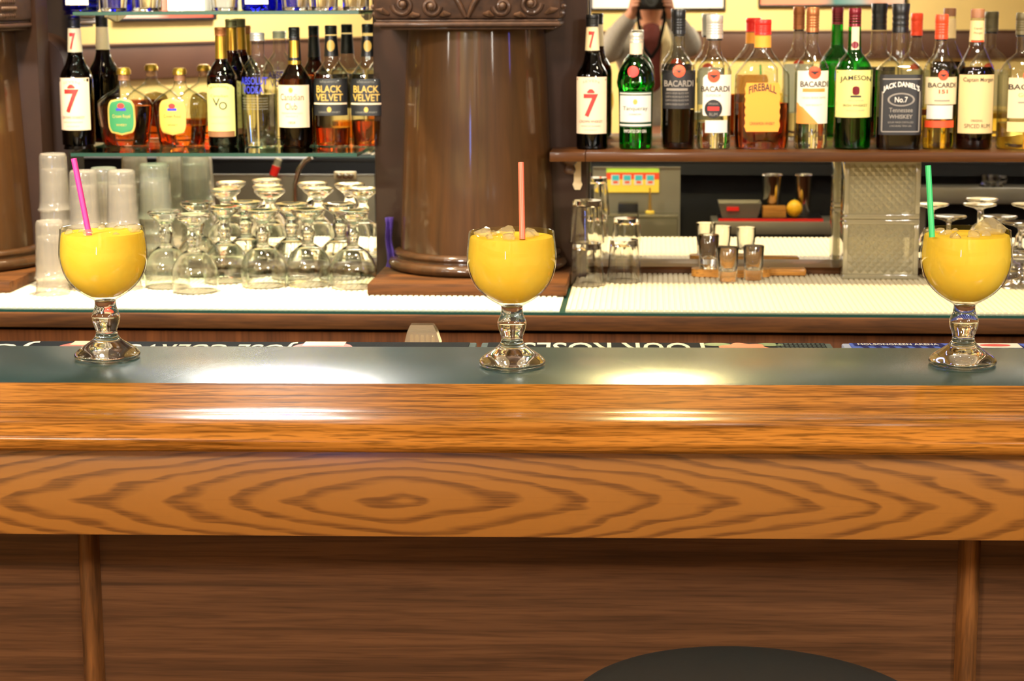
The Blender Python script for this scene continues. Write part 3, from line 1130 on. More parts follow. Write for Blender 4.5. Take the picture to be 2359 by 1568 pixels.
def glass_shelf(x0, x1, yf, yb, ztop, label):
    o = thing('glass_shelf', label, 'shelf', ((x0 + x1) / 2, yf, ztop - 0.008))
    w = (x1 - x0) / 2
    box('glass_pane', -w, w, 0.0005, yb - yf, 0, 0.008, M['shelfglass'], o)
    box('polished_edge', -w, w, -0.0005, 0.0004, 0.0004, 0.0076, M['tealedge'], o)
    for s_ in (-1, 1):
        V, F = prism_vf([(yb - yf, -0.001), (yb - yf - 0.07, -0.001), (yb - yf - 0.07, -0.005), (yb - yf, -0.016)], s_ * (w - 0.02) - 0.004, s_ * (w - 0.02) + 0.004)
        link_mesh('bracket', V, F, M['brass'], o)
    return o


GX0, GX1 = atY(163, 356, 4.118).x, PL0 - 0.012
glass_shelf(GX0, GX1, 4.118, 4.44, SZ, 'lower glass shelf carrying the whisky bottles left of the column')
UZ = 1.5265
glass_shelf(GX0, GX1, 4.18, 4.44, UZ, 'upper glass shelf carrying blue bottles, tumblers and a white carton')
ws = thing('wooden_shelf', 'dark wooden bottle shelf right of the column', 'shelf', (0, 4.15, SZ))
WX0 = atY(1266, 350, 4.15).x
bm = bmesh.new()
bx(bm, WX0, PL1 - 0.002, 0, 0.146, -0.021, 0, 0.0015)
box('shelf_end', WX0, PL1 + 0.001, 0, 0.146, -0.021, -0.0002, M['shelf_wood'], ws, bev=0.0015)
bm.free()
box('board', PL1 + 0.002, 2.19, 0, 0.295, -0.021, 0, M['shelf_wood'], ws, bev=0.002)
kx = atY(1312, 388, 4.24).x
lathe('turned_drop', smooth_prof([(0.0, -0.056), (0.010, -0.055), (0.014, -0.046), (0.011, -0.036), (0.017, -0.030), (0.017, -0.024), (0.012, -0.0215)], 3), M['dark_wood'], ws, seg=20, cap0=False, loc=(kx, 0.09, 0))
tx = atY(1330, 400, 4.285).x
V, F = [], []
pts = [(-0.008, 0), (0.008, 0), (0.008, -0.055), (0.011, -0.062), (0.006, -0.074), (-0.006, -0.074), (-0.011, -0.062), (-0.008, -0.055)]
V = [(tx + x, 0.142, -0.0215 + z) for x, z in pts] + [(tx + x, 0.146, -0.0215 + z) for x, z in pts]
F = [(i, (i + 1) % 8, (i + 1) % 8 + 8, i + 8) for i in range(8)] + [tuple(range(8)), tuple(range(8, 16))]
link_mesh('metal_tab', V, F, M['brass'], ws)

# ------------------------------------------------------------------ bottles
def interp(prof, h):
    for (h0, r0), (h1, r1) in zip(prof[:-1], prof[1:]):
        if h0 <= h <= h1:
            return r0 + (r1 - r0) * (h - h0) / max(h1 - h0, 1e-6)
    return prof[-1][1] if h > prof[-1][0] else prof[0][1]


class Bottle:
    """a bottle given by its outline (height, half width) in thousandths; parts are added by the methods"""

    def __init__(s, name, label, cat, group, loc, unit, prof, glass, flat=1.0, n=2.0, liquid=None, turn=0.0):
        s.o = thing(name, label, cat, loc, turn, group)
        s.u = unit
        s.raw = prof
        pts = smooth_prof([(r, h) for h, r in prof], 3)
        s.prof = [(h, r) for r, h in pts]
        s.prof.sort(key=lambda q: q[0])
        s.flat, s.n = flat, n
        u = unit
        V, F = s.shell(s.prof, 0, 1.0)
        link_mesh('glass_body', V, F, glass, s.o, 50)
        if liquid:
            h1, m = liquid
            lp = [(2.5, interp(s.prof, 4), 4.0)] + [(h, r, 1.8) for h, r in s.prof if 4 < h < h1 - 0.5] + [(h1, interp(s.prof, h1), 1.8)]
            V, F = s.shell(lp, 0, 1.0)
            link_mesh('liquid', V, F, m, s.o, 50)

    def section(s, r):
        """depth ratio and squareness of the section where the outline is r wide"""
        rmax = max(q for _, q in s.raw)
        rmin = min(q for _, q in s.raw)
        if rmax < rmin * 1.3:
            return s.flat, s.n
        t = min(max((r - rmin * 1.25) / (rmax - rmin * 1.25), 0), 1)
        return 1 + (s.flat - 1) * t, 2 + (s.n - 2) * t

    def shell(s, prof, off, k):
        """flat section low down turning round at the neck"""
        seg = 48
        V, F = [], []
        for q3 in prof:
            h, r = q3[0], q3[1]
            ins = q3[2] if len(q3) > 2 else 0.0
            fl, nn = s.section(r)
            for i in range(seg):
                a = 2 * PI * i / seg
                c, q = math.cos(a), math.sin(a)
                kk = (abs(c) ** nn + abs(q) ** nn) ** (-1 / nn)
                V.append(((r - ins) * c * kk * s.u, (r * fl - ins) * q * kk * s.u, h * s.u))
        for j in range(len(prof) - 1):
            for i in range(seg):
                a = j * seg + i
                b = j * seg + (i + 1) % seg
                F.append((a, b, b + seg, a + seg))
        F.append(tuple(reversed(range(seg))))
        F.append(tuple(range((len(prof) - 1) * seg, len(prof) * seg)))
        return V, F

    def front(s, x, h, off):
        r = interp(s.prof, h)
        fl, nn = s.section(r)
        q = min(abs(x) / (r + off), 0.9995)
        return (x * s.u, -(fl * r + off) * (1 - q ** nn) ** (1 / nn) * s.u, h * s.u)

    def patch(s, name, rows, mat, off=0.5, parent=None, cols=14):
        V, F = [], []
        for h, x0, x1 in rows:
            for i in range(cols + 1):
                V.append(s.front(x0 + (x1 - x0) * i / cols, h, off))
        c = cols + 1
        for j in range(len(rows) - 1):
            for i in range(cols):
                a = j * c + i
                F.append((a, a + 1, a + 1 + c, a + c))
        return link_mesh(name, V, F, mat, parent or s.o, 60)

    def rect(s, name, h0, h1, x0, x1, mat, off=0.5, parent=None, rows=8):
        return s.patch(name, [(h0 + (h1 - h0) * i / rows, x0, x1) for i in range(rows + 1)], mat, off, parent)

    def disk(s, name, xc, hc, rx, rh, mat, off=0.9, parent=None):
        rows = []
        for i in range(13):
            a = -PI / 2 + PI * i / 12
            w = rx * math.cos(a)
            rows.append((hc + rh * math.sin(a), xc - w, xc + w))
        return s.patch(name, rows, mat, off, parent, 12)

    def shield(s, name, xc, h0, h1, w, mat, off=0.5, parent=None, k=3.0):
        rows = []
        hm = (h0 + h1) / 2
        hh = (h1 - h0) / 2
        for i in range(17):
            t = -1 + 2 * i / 16
            q = w * max(1 - abs(t) ** k, 0) ** (1 / k)
            rows.append((hm + hh * t, xc - q, xc + q))
        return s.patch(name, rows, mat, off, parent, 12)

    def text(s, st, xc, h, w, hh, mat, parent=None, off=0.9, bold=0.0, arc=0.0):
        V, F = text_vf(st, bold)
        bm = bmesh.new()
        vs = [bm.verts.new((xc + x * w, h + y * hh, 0)) for x, y in V]
        for f in F:
            try:
                bm.faces.new([vs[i] for i in f])
            except ValueError:
                pass
        k = xc - w / 2 + 3.0
        while k < xc + w / 2:
            bmesh.ops.bisect_plane(bm, geom=bm.verts[:] + bm.edges[:] + bm.faces[:], plane_co=(k, 0, 0), plane_no=(1, 0, 0))
            k += 3.0
        if hh > 20:
            k = h + 4.0
            while k < h + hh:
                bmesh.ops.bisect_plane(bm, geom=bm.verts[:] + bm.edges[:] + bm.faces[:], plane_co=(0, k, 0), plane_no=(0, 1, 0))
                k += 6.0
        bm.verts.index_update()
        Q = [s.front(v.co.x, v.co.y + arc * (1 - 4 * ((v.co.x - xc) / w) ** 2), off) for v in bm.verts]
        F = [tuple(v.index for v in f.verts) for f in bm.faces]
        bm.free()
        return link_mesh('lettering', Q, F, mat, parent or s.o)

    def band(s, name, h0, h1, mat, off=0.6, ridges=0, parent=None):
        hs = [h0 + (h1 - h0) * i / 10 for i in range(11)]
        V, F = s.shell([(h, interp(s.prof, h), -off) for h in hs], 0, 1)
        return link_mesh(name, V, F, mat, parent or s.o, 50)

    def cap(s, h0, h1, r, mat, top=0.0, ridges=0, name='cap', flare=0.0):
        u = s.u
        pr = [(r * u, h0 * u)]
        if ridges:
            for i in range(ridges):
                a = h0 + (h1 - h0) * (0.15 + 0.55 * i / ridges)
                d = (h1 - h0) * 0.55 / ridges
                pr += [(r * u, a * u), ((r - 0.8) * u, (a + d * 0.35) * u), (r * u, (a + d * 0.7) * u)]
        pr += [((r + flare) * u, (h1 - 2) * u), ((r + flare - 1.5) * u, h1 * u)]
        if top:
            pr += [((r - 3) * u, (h1 + top * 0.7) * u), (r * 0.4 * u, (h1 + top) * u)]
        return lathe(name, pr, mat, s.o, seg=28, smooth=50)


GL, GR = 'whisky and vodka bottles on the left glass shelf', 'bottles on the right wooden shelf'


def place(px, Y):
    p = atY(px, 343, Y)
    return (p.x, Y, SZ + 0.0003), (p - CAMP).length / FPX * 0.997


def seven(px, Y, label, group, top, nk, sh, base=0):
    loc, u = place(px, Y)
    H = top
    b = Bottle('whisky_bottle', label, 'bottle', group, loc, u,
               [(0, 32), (3, 36), (130, 36.5), (sh, 35.5), (sh + 14, 31), (sh + 30, 22), (nk - 6, 17), (nk, 16), (H - 26, 13.2), (H, 13)], M['brown'], liquid=(sh, M['darkliq']))
    l = b.rect('label', 36, sh - 1, -35, 33, M['pinkcream'])
    cx = -2
    b.text('7', cx, 74, 33, 52, M['red'], l, bold=0.02)
    b.patch('crown_mark', [(128, cx - 8, cx + 8), (131, cx - 9, cx + 9), (137, cx - 3, cx + 3)], M['red'], 0.9, l)
    b.text('SEVEN', cx, sh - 16, 38, 6, M['greyink'], l, arc=4)
    b.text('CROWN WHISKEY', cx, 61, 52, 6, M['ink'], l)
    b.text('AMERICAN BLENDED', cx, 52, 44, 3.5, M['greyink'], l)
    b.text('WHISKEY', cx, 43, 30, 3, M['greyink'], l)
    n_ = b.band('neck_label', nk + 1, H - 27, M['cream'])
    b.text('7', -1, nk + 6, 14, (H - 27 - nk) * 0.7, M['red'], n_, bold=0.03)
    b.cap(H - 26, H, 14.5, M['black'], ridges=4)
    return b


def crown(px, Y, label, fill, lm, edge, lx, crown_c, name='whisky_bottle'):
    loc, u = place(px, Y)
    b = Bottle(name, label, 'bottle', GL, loc, u,
               [(0, 46), (3, 51), (30, 55), (60, 60), (88, 63), (98, 61), (112, 47), (124, 28), (132, 17), (142, 13), (160, 12)], M['clear'], flat=0.55, n=2.3, liquid=(fill, M['whiskyred'] if fill > 70 else M['whisky']))
    # pressed flutes down the shoulders
    for sx_ in (-1, 1):
        for i in range(4):
            x = sx_ * (36 + 6.5 * i)
            pts = [b.front(x * (1 - 0.003 * t), 20 + t, 0.3) for t in (0, 20, 40, 60, 70)]
            V, F = tube_vf(pts, 0.0009, 5)
            link_mesh('flute', V, F, M['clear'], b.o, 50)
    l0 = b.shield('label', lx, 26, 108, 31, edge, 0.5, k=3.4)
    b.shield('label_field', lx, 29.5, 104.5, 28, lm, 0.9, l0, k=3.4)
    b.disk('crown_emblem', lx, 91, 8, 6, M['red'], 1.3, l0)
    b.rect('crown_base', 80, 86, lx - 11, lx + 11, crown_c, 1.3, l0, 2)
    b.text('Crown Royal', lx, 62, 40, 10, M['goldink'] if crown_c == M['blueink'] and lm == M['greenpaper'] else M['ink'], l0, off=1.3)
    b.text('WHISKY', lx, 46, 24, 5, M['goldink'] if lm == M['greenpaper'] else M['ink'], l0, off=1.3)
    b.cap(159, 170, 16, M['gold'], top=5)
    b.band('foil_collar', 146, 158, M['brownstop'])
    return b


seven(183, 4.335, 'dark bottle with a red 7 on its cream label, leftmost on the glass shelf', GL, 286, 206, 152)
crown(292, 4.325, 'round squat whisky bottle with a green oval label', 90, M['greenpaper'], M['goldink'], 0, M['blueink'])
crown(420, 4.328, 'round squat whisky bottle with an amber oval label, one third full', 46, M['amberpaper'], M['goldink'], -12, M['blueink'])


def vo(px, Y, label, H, lab=True):
    loc, u = place(px, Y)
    b = Bottle('whisky_bottle', label, 'bottle', GL, loc, u,
               [(0, 30), (3, 33.5), (145, 33.5), (162, 31), (176, 24), (H - 78, 16), (H - 70, 13), (H - 18, 12), (H, 12)], M['amberglass'], liquid=(158, M['darkliq']))
    rows = [(24 + 12 * i, -32, 31) for i in range(10)] + [(138, -28, 27), (142, -20, 18)]
    l = b.patch('label', rows, M['yellowpaper'])
    b.rect('label_foot', 23, 36, -31, 30, M['brownstop'], 0.8, l, 2)
    b.text("SEAGRAM'S", -1, 129, 44, 6, M['ink'], l, arc=5)
    b.text('Canadian', -1, 112, 40, 6, M['ink'], l)
    b.text('V', -7, 92, 18, 18, M['ink'], l, bold=0.01)
    b.text('O', 8, 84, 18, 18, M['ink'], l, bold=0.01)
    b.text('CANADIAN WHISKY', -1, 66, 46, 4, M['greyink'], l)
    b.text('A BLEND OF RARE SELECTED', -1, 52, 46, 3, M['greyink'], l)
    b.band('neck_foil', H - 70, H - 20, M['gold'])
    b.cap(H - 19, H, 13.5, M['copper'] if lab else M['olive'], ridges=3)
    return b


vo(516, 4.312, 'amber bottle with cream arched VO label and gold neck foil', 267)
vo(541, 4.400, 'tall gold-necked bottle hidden behind the VO bottle', 279, False)

loc, u = place(600, 4.318)
b = Bottle('vodka_bottle', 'clear round-shouldered vodka bottle with blue printed lettering', 'bottle', GL, loc, u,
           [(0, 36), (4, 40), (148, 40.5), (162, 39), (180, 33), (194, 22), (201, 16.5), (206, 15), (236, 14.5), (254, 14.5)], M['clear'], liquid=(118, M['spirit']))
b.text('ABSOLUT', -4, 140, 62, 17, M['blueink'], bold=0.02)
b.text('VODKA', -6, 120, 48, 17, M['blueink'], bold=0.02)
l = b.rect('label_line', 98, 114, -34, 34, M['clear'], 0.4)
for i, h in enumerate((108, 102, 96, 90, 84)):
    b.text('Country of Sweden pure grain', -3, h, 58, 3.4, M['greyink'])
b.cap(237, 255, 16.5, M['silver'], ridges=2)

loc, u = place(684, 4.320)
b = Bottle('whisky_bottle', 'dark amber bottle with a cream label in black script and gold neck patch', 'bottle', GL, loc, u,
           [(0, 34), (3, 38), (138, 38), (152, 35), (166, 27), (180, 18), (190, 15), (242, 12), (267, 12)], M['amberglass'], liquid=(132, M['darkliq']))
l = b.rect('label', 44, 139, -37, 34, M['pinkcream'])
b.text('Canadian', -3, 105, 54, 15, M['ink'], l)
b.text('Club', -4, 84, 28, 15, M['ink'], l)
b.disk('label_crest', -4, 128, 5, 6, M['orangeink'], 0.9, l)
b.text('PREMIUM EXTRA AGED', -3, 74, 50, 4, M['greyink'], l)
b.text('WHISKY', -3, 67, 30, 4, M['greyink'], l)
b.text('1858', -3, 52, 16, 6, M['ink'], l)
n_ = b.band('neck_label', 194, 242, M['black'])
b.rect('neck_patch', 200, 238, -9, 11, M['gold'], 1.0, n_)
b.rect('neck_band', 185, 193, -14, 14, M['gold'], 1.0, n_, 2)
b.cap(243, 268, 13, M['black'], ridges=3)


def velvet(px, Y, label, H, fill):
    loc, u = place(px, Y)
    b = Bottle('whisky_bottle', label, 'bottle', GL, loc, u,
               [(0, 36), (3, 40), (150, 40), (163, 37), (176, 28), (188, 19), (200, 16.5), (250, 13), (H, 13)], M['clear'], n=2.6, liquid=(fill, M['whisky']))
    l = b.rect('label', 70, 153, -39, 38, M['blackpaper'])
    b.text('BLACK', -1, 122, 58, 16, M['goldink'], l, bold=0.015)
    b.text('VELVET', -1, 103, 62, 16, M['goldink'], l, bold=0.015)
    b.rect('label_rule', 95, 99, -38, 37, M['pinkcream'], 0.9, l, 2)
    b.disk('label_seal', -1, 84, 5, 6, M['goldink'], 0.9, l)
    b.text('CANADIAN WHISKY', -1, 76, 50, 4, M['greyink'], l)
    b.text('BLENDED AND BOTTLED', -1, 144, 40, 4, M['greyink'], l)
    n_ = b.band('neck_label', 202, 248, M['black'])
    b.disk('neck_medal', 1, 226, 9, 13, M['goldink'], 1.0, n_)
    b.cap(H - 20, H, 13.8, M['black'], ridges=3)


velvet(768, 4.333, 'clear bottle with black and gold label, quarter full, left of its twin', 271, 42)
velvet(852, 4.330, 'clear bottle with black and gold label, half dark whisky, rightmost on the glass shelf', 275, 58)

# ---- right shelf
seven(1364, 4.245, 'dark bottle with a red 7 on its cream label, first bottle right of the column', GR, 303, 222, 165)

loc, u = place(1464, 4.25)
b = Bottle('gin_bottle', 'green gin bottle with a red wax seal and white label', 'bottle', GR, loc, u,
           [(0, 34), (3, 37.5), (60, 38), (128, 39.5), (140, 42), (150, 43.5), (158, 42.5), (172, 40), (188, 33), (200, 24), (208, 16), (214, 14), (256, 14)], M['green'], liquid=(205, solid_glass('gin', (0.25, 0.8, 0.3), 1.33)))
l = b.rect('label', 50, 131, -37, 36, M['darkgreen'])
b.rect('label_field', 62, 122, -35.5, 34.5, M['greywhite'], 0.8, l)
b.rect('label_line', 53, 57, -36, 35, M['greywhite'], 0.8, l, 2)
b.rect('label_line', 125, 128, -36, 35, M['greywhite'], 0.8, l, 2)
b.text('Tanqueray', -1, 86, 56, 12, M['darkgreen'], l, off=1.2)
b.text('LONDON', -1, 78, 26, 4, M['red'], l, off=1.2)
b.disk('label_crest', -1, 108, 5, 6, M['goldink'], 1.2, l)
b.text('IMPORTED DRY GIN', -1, 38, 50, 7, M['whiteink'])
b.disk('wax_seal', -6, 176, 12.5, 12.5, M['red'], 1.6)
b.band('neck_foil', 214, 248, M['pinkcream'], 0.8)
b.cap(240, 262, 15.2, M['silver'], ridges=2)


def rum(px, Y, label, H, cap_m, cap_h, cap_r, liquid, deco, hw=38, sh=178, body_n=2.0):
    loc, u = place(px, Y)
    b = Bottle('rum_bottle', label, 'bottle', GR, loc, u,
               [(0, hw - 5), (4, hw - 0.5), (60, hw - 1), (sh - 12, hw), (sh, hw - 1), (sh + 14, hw - 7), (sh + 30, hw - 19), (sh + 44, 15.5), (sh + 56, 13), (H - 6, 12.5), (H, 12.5)], M['clear'], liquid=liquid, n=body_n)
    deco(b)
    b.cap(H - cap_h, H, cap_r, cap_m, ridges=5)
    b.cap(H - cap_h - 4, H - cap_h - 0.5, cap_r - 1.5, M['black'], name='cap_ring')
    return b


def bat(b, xc, hc, r, parent=None):
    d = b.disk('round_emblem', xc, hc, r, r, M['orangered'], 1.2, parent)
    q = parent or b.o
    b.patch('bat_mark', [(hc - r * 0.28, xc - 0.1 * r, xc + 0.1 * r), (hc - r * 0.05, xc - 0.35 * r, xc + 0.35 * r), (hc + r * 0.08, xc - 0.72 * r, xc + 0.72 * r), (hc + r * 0.22, xc - 0.55 * r, xc + 0.55 * r)], M['ink'], 1.6, q)


def d_black(b):
    l = b.rect('label', 92, 178, -37, 37, M['blackpaper'])
    b.text('BACARDI', 0, 142, 66, 14, M['greyink'], l, bold=0.02)
    b.rect('label_rule', 133, 138, -28, 20, M['greyink'], 0.9, l, 2)
    for i, h in enumerate((125, 117, 109, 100)):
        b.text('CARTA NEGRA BLACK RUM', -4, h, 52, 4.5, M['greyink'], l)
    bat(b, 0, 177, 14, l)


def d_white(b):
    rows = [(76, -24, 38)] + [(80 + 9 * i, -26, 38) for i in range(10)] + [(168, -20, 38)]
    l = b.patch('label', rows, M['white'])
    b.text('BACARDI', 2, 130, 64, 13, M['ink'], l, bold=0.02)
    b.text('SUPERIOR', -2, 119, 34, 6, M['greyink'], l)
    bat(b, -2, 165, 14, l)
    k_ = b.disk('round_sticker', -2, 92, 20, 21, M['blackpaper'], 1.4, l)
    b.rect('sticker_bar', 88, 97, -15, 11, M['red'], 1.8, l, 2)
    b.text('RUM', -2, 76, 18, 7, M['greyink'], l, off=1.8)
    b.text('ORIGINAL', -2, 101, 24, 5, M['greyink'], l, off=1.8)
    b.rect('lower_label', 38, 66, -20, 30, M['greywhite'], 0.8)


def d_caramel(b):
    l = b.rect('label', 58, 176, -33, 36, M['white'])
    b.text('BACARDI', 4, 140, 62, 13, M['ink'], l, bold=0.02)
    b.rect('flavour_band', 129, 137, -22, 28, M['orangeink'], 0.9, l, 2)
    b.text('ORIGINAL PREMIUM CRAFTED', 4, 114, 54, 4.5, M['greyink'], l)
    b.text('RUM SPECIALTY', 4, 98, 36, 4, M['greyink'], l)
    V_ = [(58, -33, 14), (70, -33, 3), (82, -33, -9), (94, -33, -20), (105, -33, -32)]
    b.patch('corner_print', V_, M['orangeink'], 0.9, l)
    bat(b, 4, 172, 14, l)


def d_151(b):
    l = b.rect('label', 100, 160, -34, 35, M['cream'])
    b.text('BACARDI', 1, 137, 60, 11, M['ink'], l, bold=0.02)
    b.text('151', 3, 124, 20, 9, M['orangered'], l, bold=0.03)
    b.rect('label_wreath', 107, 110, -16, 18, M['greyink'], 0.9, l, 2)
    b.rect('red_band', 49, 64, -33, 30, M['orangered'])
    b.rect('clear_label', 68, 98, -30, 26, M['greywhite'], 0.4)
    bat(b, 2, 164, 11, l)


def d_gold(b):
    l = b.rect('label', 70, 158, -34, 48, M['cream'])
    b.text('BACARDI', 8, 132, 84, 12, M['ink'], l, bold=0.02)
    b.text('GOLD', 6, 116, 40, 9, M['goldink'], l)
    b.rect('label_wreath', 103, 106, -14, 26, M['greyink'], 0.9, l, 2)
    b.rect('lower_label', 40, 62, -34, 46, M['tan'])
    bat(b, 6, 162, 12, l)


rum(1562, 4.25, 'dark rum bottle with black label and tall black cap', 313, M['black'], 55, 14.5, (88, M['darkrum']), d_black)
rum(1643, 4.25, 'clear rum bottle with white label and wide silver cap', 301, M['silver'], 53, 19, (60, M['spirit']), d_white, hw=39)

loc, u = place(1753, 4.25)
b = Bottle('cinnamon_whisky_bottle', 'broad clear bottle with orange label, half full of brown whisky', 'bottle', GR, loc, u,
           [(0, 56), (4, 61), (90, 62), (158, 61), (170, 59), (182, 50), (200, 36), (216, 24), (226, 19), (236, 18), (285, 17.5)], M['clear'], flat=0.5, n=3.0, liquid=(103, M['whiskyred']))
rows = []
for i in range(19):
    h = 40 + 6.1 * i
    j = 1.6 * math.sin(i * 2.3) + (3 if i in (0, 18) else 0)
    rows.append((h, -39 + j, 39 - 1.3 * math.sin(i * 1.9) - (3 if i in (0, 18) else 0)))
l = b.patch('label', rows, M['orangepaper'])
b.text('FIREBALL', 0, 124, 62, 17, M['ink'], l, bold=0.02, arc=8)
b.text('CINNAMON WHISKY', 0, 55, 56, 7, M['ink'], l)
b.band('neck_label', 228, 254, M['orangepaper'], 0.8)
b.cap(256, 290, 19, M['redcap'], ridges=5)

rum(1866, 4.25, 'clear rum bottle with white and orange label and copper cap', 316, M['copper'], 55, 14.5, (58, M['spirit']), d_caramel, sh=182)

loc, u = place(1962, 4.25)
b = Bottle('irish_whisky_bottle', 'green whisky bottle with yellow label and maroon cap', 'bottle', GR, loc, u,
           [(0, 36), (4, 41), (90, 41), (172, 41.5), (184, 39), (198, 31), (212, 20), (222, 16), (270, 14), (314, 13)], M['green'], liquid=(70, solid_glass('green_whisky', (0.10, 0.42, 0.10), 1.33)))
l = b.rect('label', 72, 177, -40, 41, M['yellowpaper'])
b.text('JAMESON', 2, 148, 70, 14, M['ink'], l, bold=0.015, arc=4)
b.shield('label_crest', 2, 122, 142, 8, M['maroon'], 0.9, l)
b.rect('crest_scroll', 117, 121, -10, 14, M['ink'], 0.9, l, 2)
b.text('TRIPLE DISTILLED', 2, 108, 36, 4, M['greyink'], l)
b.text('IRISH WHISKEY', 2, 96, 54, 6, M['ink'], l)
b.text('PRODUCT OF IRELAND', 2, 86, 40, 4, M['greyink'], l)
n_ = b.rect('neck_label', 222, 272, -8, 9, M['cream'], 0.8)
b.disk('neck_crest', 0, 232, 8, 8, M['maroon'], 1.2, n_)
b.cap(272, 314, 14, M['maroon'], ridges=4)

loc, u = place(2066, 4.25)
b = Bottle('tennessee_whiskey_bottle', 'square clear bottle with black label and tall black cap', 'bottle', GR, loc, u,
           [(0, 46), (3, 50), (160, 50), (176, 48), (186, 42), (196, 32), (204, 23), (212, 20), (240, 19), (262, 18), (322, 17.5)], M['clear'], n=5.0, liquid=(118, M['darkrum']))
l = b.rect('label', 34, 167, -47, 47, M['blackpaper'])
for sx_ in (-1, 1):
    b.rect('label_border', 42, 130, sx_ * 41 - 1.4, sx_ * 41 + 1.4, M['greyink'], 0.9, l, 4)
b.rect('label_border', 40, 42.5, -41, 41, M['greyink'], 0.9, l, 2)
b.rect('label_border', 156, 158.5, -41, 41, M['greyink'], 0.9, l, 2)
b.text("JACK DANIEL'S", 0, 126, 80, 15, M['whiteink'], l, bold=0.02, arc=11)
b.disk('oval_frame', 0, 112, 30, 15, M['greyink'], 0.9, l)
b.disk('oval_field', 0, 112, 26, 12, M['blackpaper'], 1.3, l)
b.text('No.7', 0, 106, 28, 12, M['whiteink'], l, off=1.7)
b.text('Tennessee', 0, 84, 52, 10, M['greyink'], l, bold=0.01)
b.text('WHISKEY', 0, 70, 52, 9, M['greyink'], l, bold=0.02)
b.text('SOUR MASH DISTILLED', 0, 60, 56, 4, M['greyink'], l)
b.text('LYNCHBURG TENN USA', 0, 52, 48, 4, M['greyink'], l)
b.cap(258, 322, 18.5, M['black'], ridges=3, flare=1.5)

rum(2160, 4.25, 'rum bottle with a red cap and red band under a cream label', 297, M['orangecap'], 54, 14.5, (70, M['palerum']), d_151, hw=37)

loc, u = place(2241, 4.25)
b = Bottle('spiced_rum_bottle', 'spiced rum bottle full of brown rum with a tan label', 'bottle', GR, loc, u,
           [(0, 36), (4, 40.5), (90, 41), (165, 41.5), (178, 39), (192, 33), (208, 25), (222, 18.5), (232, 16), (290, 14.5), (306, 14)], M['clear'], liquid=(180, M['darkrum']))
l = b.rect('label', 36, 165, -38, 38, M['tan'])
b.text('Captain Morgan', 2, 147, 66, 12, M['ink'], l, bold=0.01)
b.text('ORIGINAL', 0, 62, 26, 5, M['ink'], l)
b.text('SPICED RUM', 2, 48, 56, 9, M['ink'], l)
b.band('neck_label', 236, 282, M['tan'], 0.8)
b.text('Captain', 0, 262, 18, 6, M['ink'], off=1.5)
b.text('Morgan', 0, 252, 18, 6, M['ink'], off=1.5)
b.rect('neck_rule', 236, 240, -14, 14, M['orangered'], 1.5)
b.cap(288, 308, 15, M['brownstop'])

rum(2346, 4.25, 'wide gold rum bottle with olive cap at the right end', 298, M['olive'], 48, 16.5, (58, M['palerum']), d_gold, hw=51, sh=165)

# ------------------------------------------------------------------ upper shelf pieces
M['boxwhite'] = plain('white_card', 'F4F1EA', 0.6)


def tumbler_prof(r0, r1, h, wall=0.003, foot=0.008):
    return [(0, 0), (r0, 0), (r0 + 0.001, 0.002), (r1, h), (r1 - wall * 0.4, h + 0.001), (r1 - wall, h), (r0 - wall, foot), (0, foot - 0.001)]


def on_upper(px, Y):
    p = atY(px, 18, Y)
    return (p.x, Y, UZ + 0.0003)


for px, lab in ((187, 'blue glass bottle at the left of the upper shelf'), (598, 'blue glass bottle in the middle of the upper shelf')):
    loc = on_upper(px, 4.30)
    b = Bottle('blue_bottle', lab, 'bottle', 'blue bottles on the upper shelf', loc, 0.001, [(0, 36), (4, 40), (140, 40), (160, 34), (185, 16), (230, 13), (262, 13)], M['blueglass'])
    b.rect('label', 14, 120, -26, 26, M['greywhite'])
    b.cap(240, 264, 14, M['silver'])
locb = on_upper(436, 4.29)
wbx = thing('white_box', 'plain white carton standing on the upper glass shelf', 'box', locb)
box('carton', -0.042, 0.042, -0.03, 0.03, 0, 0.14, M['boxwhite'], wbx, bev=0.002)
box('carton_lid', -0.043, 0.043, -0.031, 0.031, 0.1402, 0.155, M['boxwhite'], wbx, bev=0.002)
first = None
for i, px in enumerate((262, 335, 518, 680, 748, 820)):
    loc = on_upper(px, 4.29)
    if first is None:
        first = lathe('tumbler', tumbler_prof(0.028, 0.034, 0.095), M['glass'], None, seg=32, cap0=False, cap1=False)
        t = first
    else:
        t = first.copy()
        COL.objects.link(t)
    t.location = loc
    tag(t, 'clear tumbler on the upper glass shelf, ' + ('just right of the left blue bottle', 'left of the white carton', 'between the white carton and a blue bottle', 'just right of the second blue bottle', 'second from the right end', 'at the right end by the column')[i], 'glass', 'tumblers on the upper glass shelf', 'thing')

# ------------------------------------------------------------------ plastic cups in stacks
CU = 0.9302


def cup_mesh():
    """upturned ribbed plastic tumbler: wide rim down, closed base up"""
    H, R0, R1 = 0.125, 0.0350, 0.0296
    V, F = [], []
    seg = 40
    rows = [(0.0, R0 + 0.0018), (0.004, R0 + 0.0028), (0.006, R0), (0.02, R0 - 0.0016)]
    rows += [(0.02 + (H - 0.03) * i / 4, R0 - 0.0016 + (R1 - R0 + 0.0016) * (i / 4)) for i in range(1, 5)]
    rows += [(H - 0.004, R1 - 0.0008), (H, R1 - 0.003), (H - 0.003, R1 - 0.006)]
    for z, r in rows:
        for i in range(seg):
            a = 2 * PI * i / seg
            q = r - (0.0007 if (i % 2 and 0.02 <= z <= H - 0.012) else 0)
            V.append((q * math.cos(a), q * math.sin(a), z))
    for j in range(len(rows) - 1):
        for i in range(seg):
            a, b_ = j * seg + i, j * seg + (i + 1) % seg
            F.append((a, b_, b_ + seg, a + seg))
    F.append(tuple(range((len(rows) - 1) * seg, len(rows) * seg)))
    return V, F


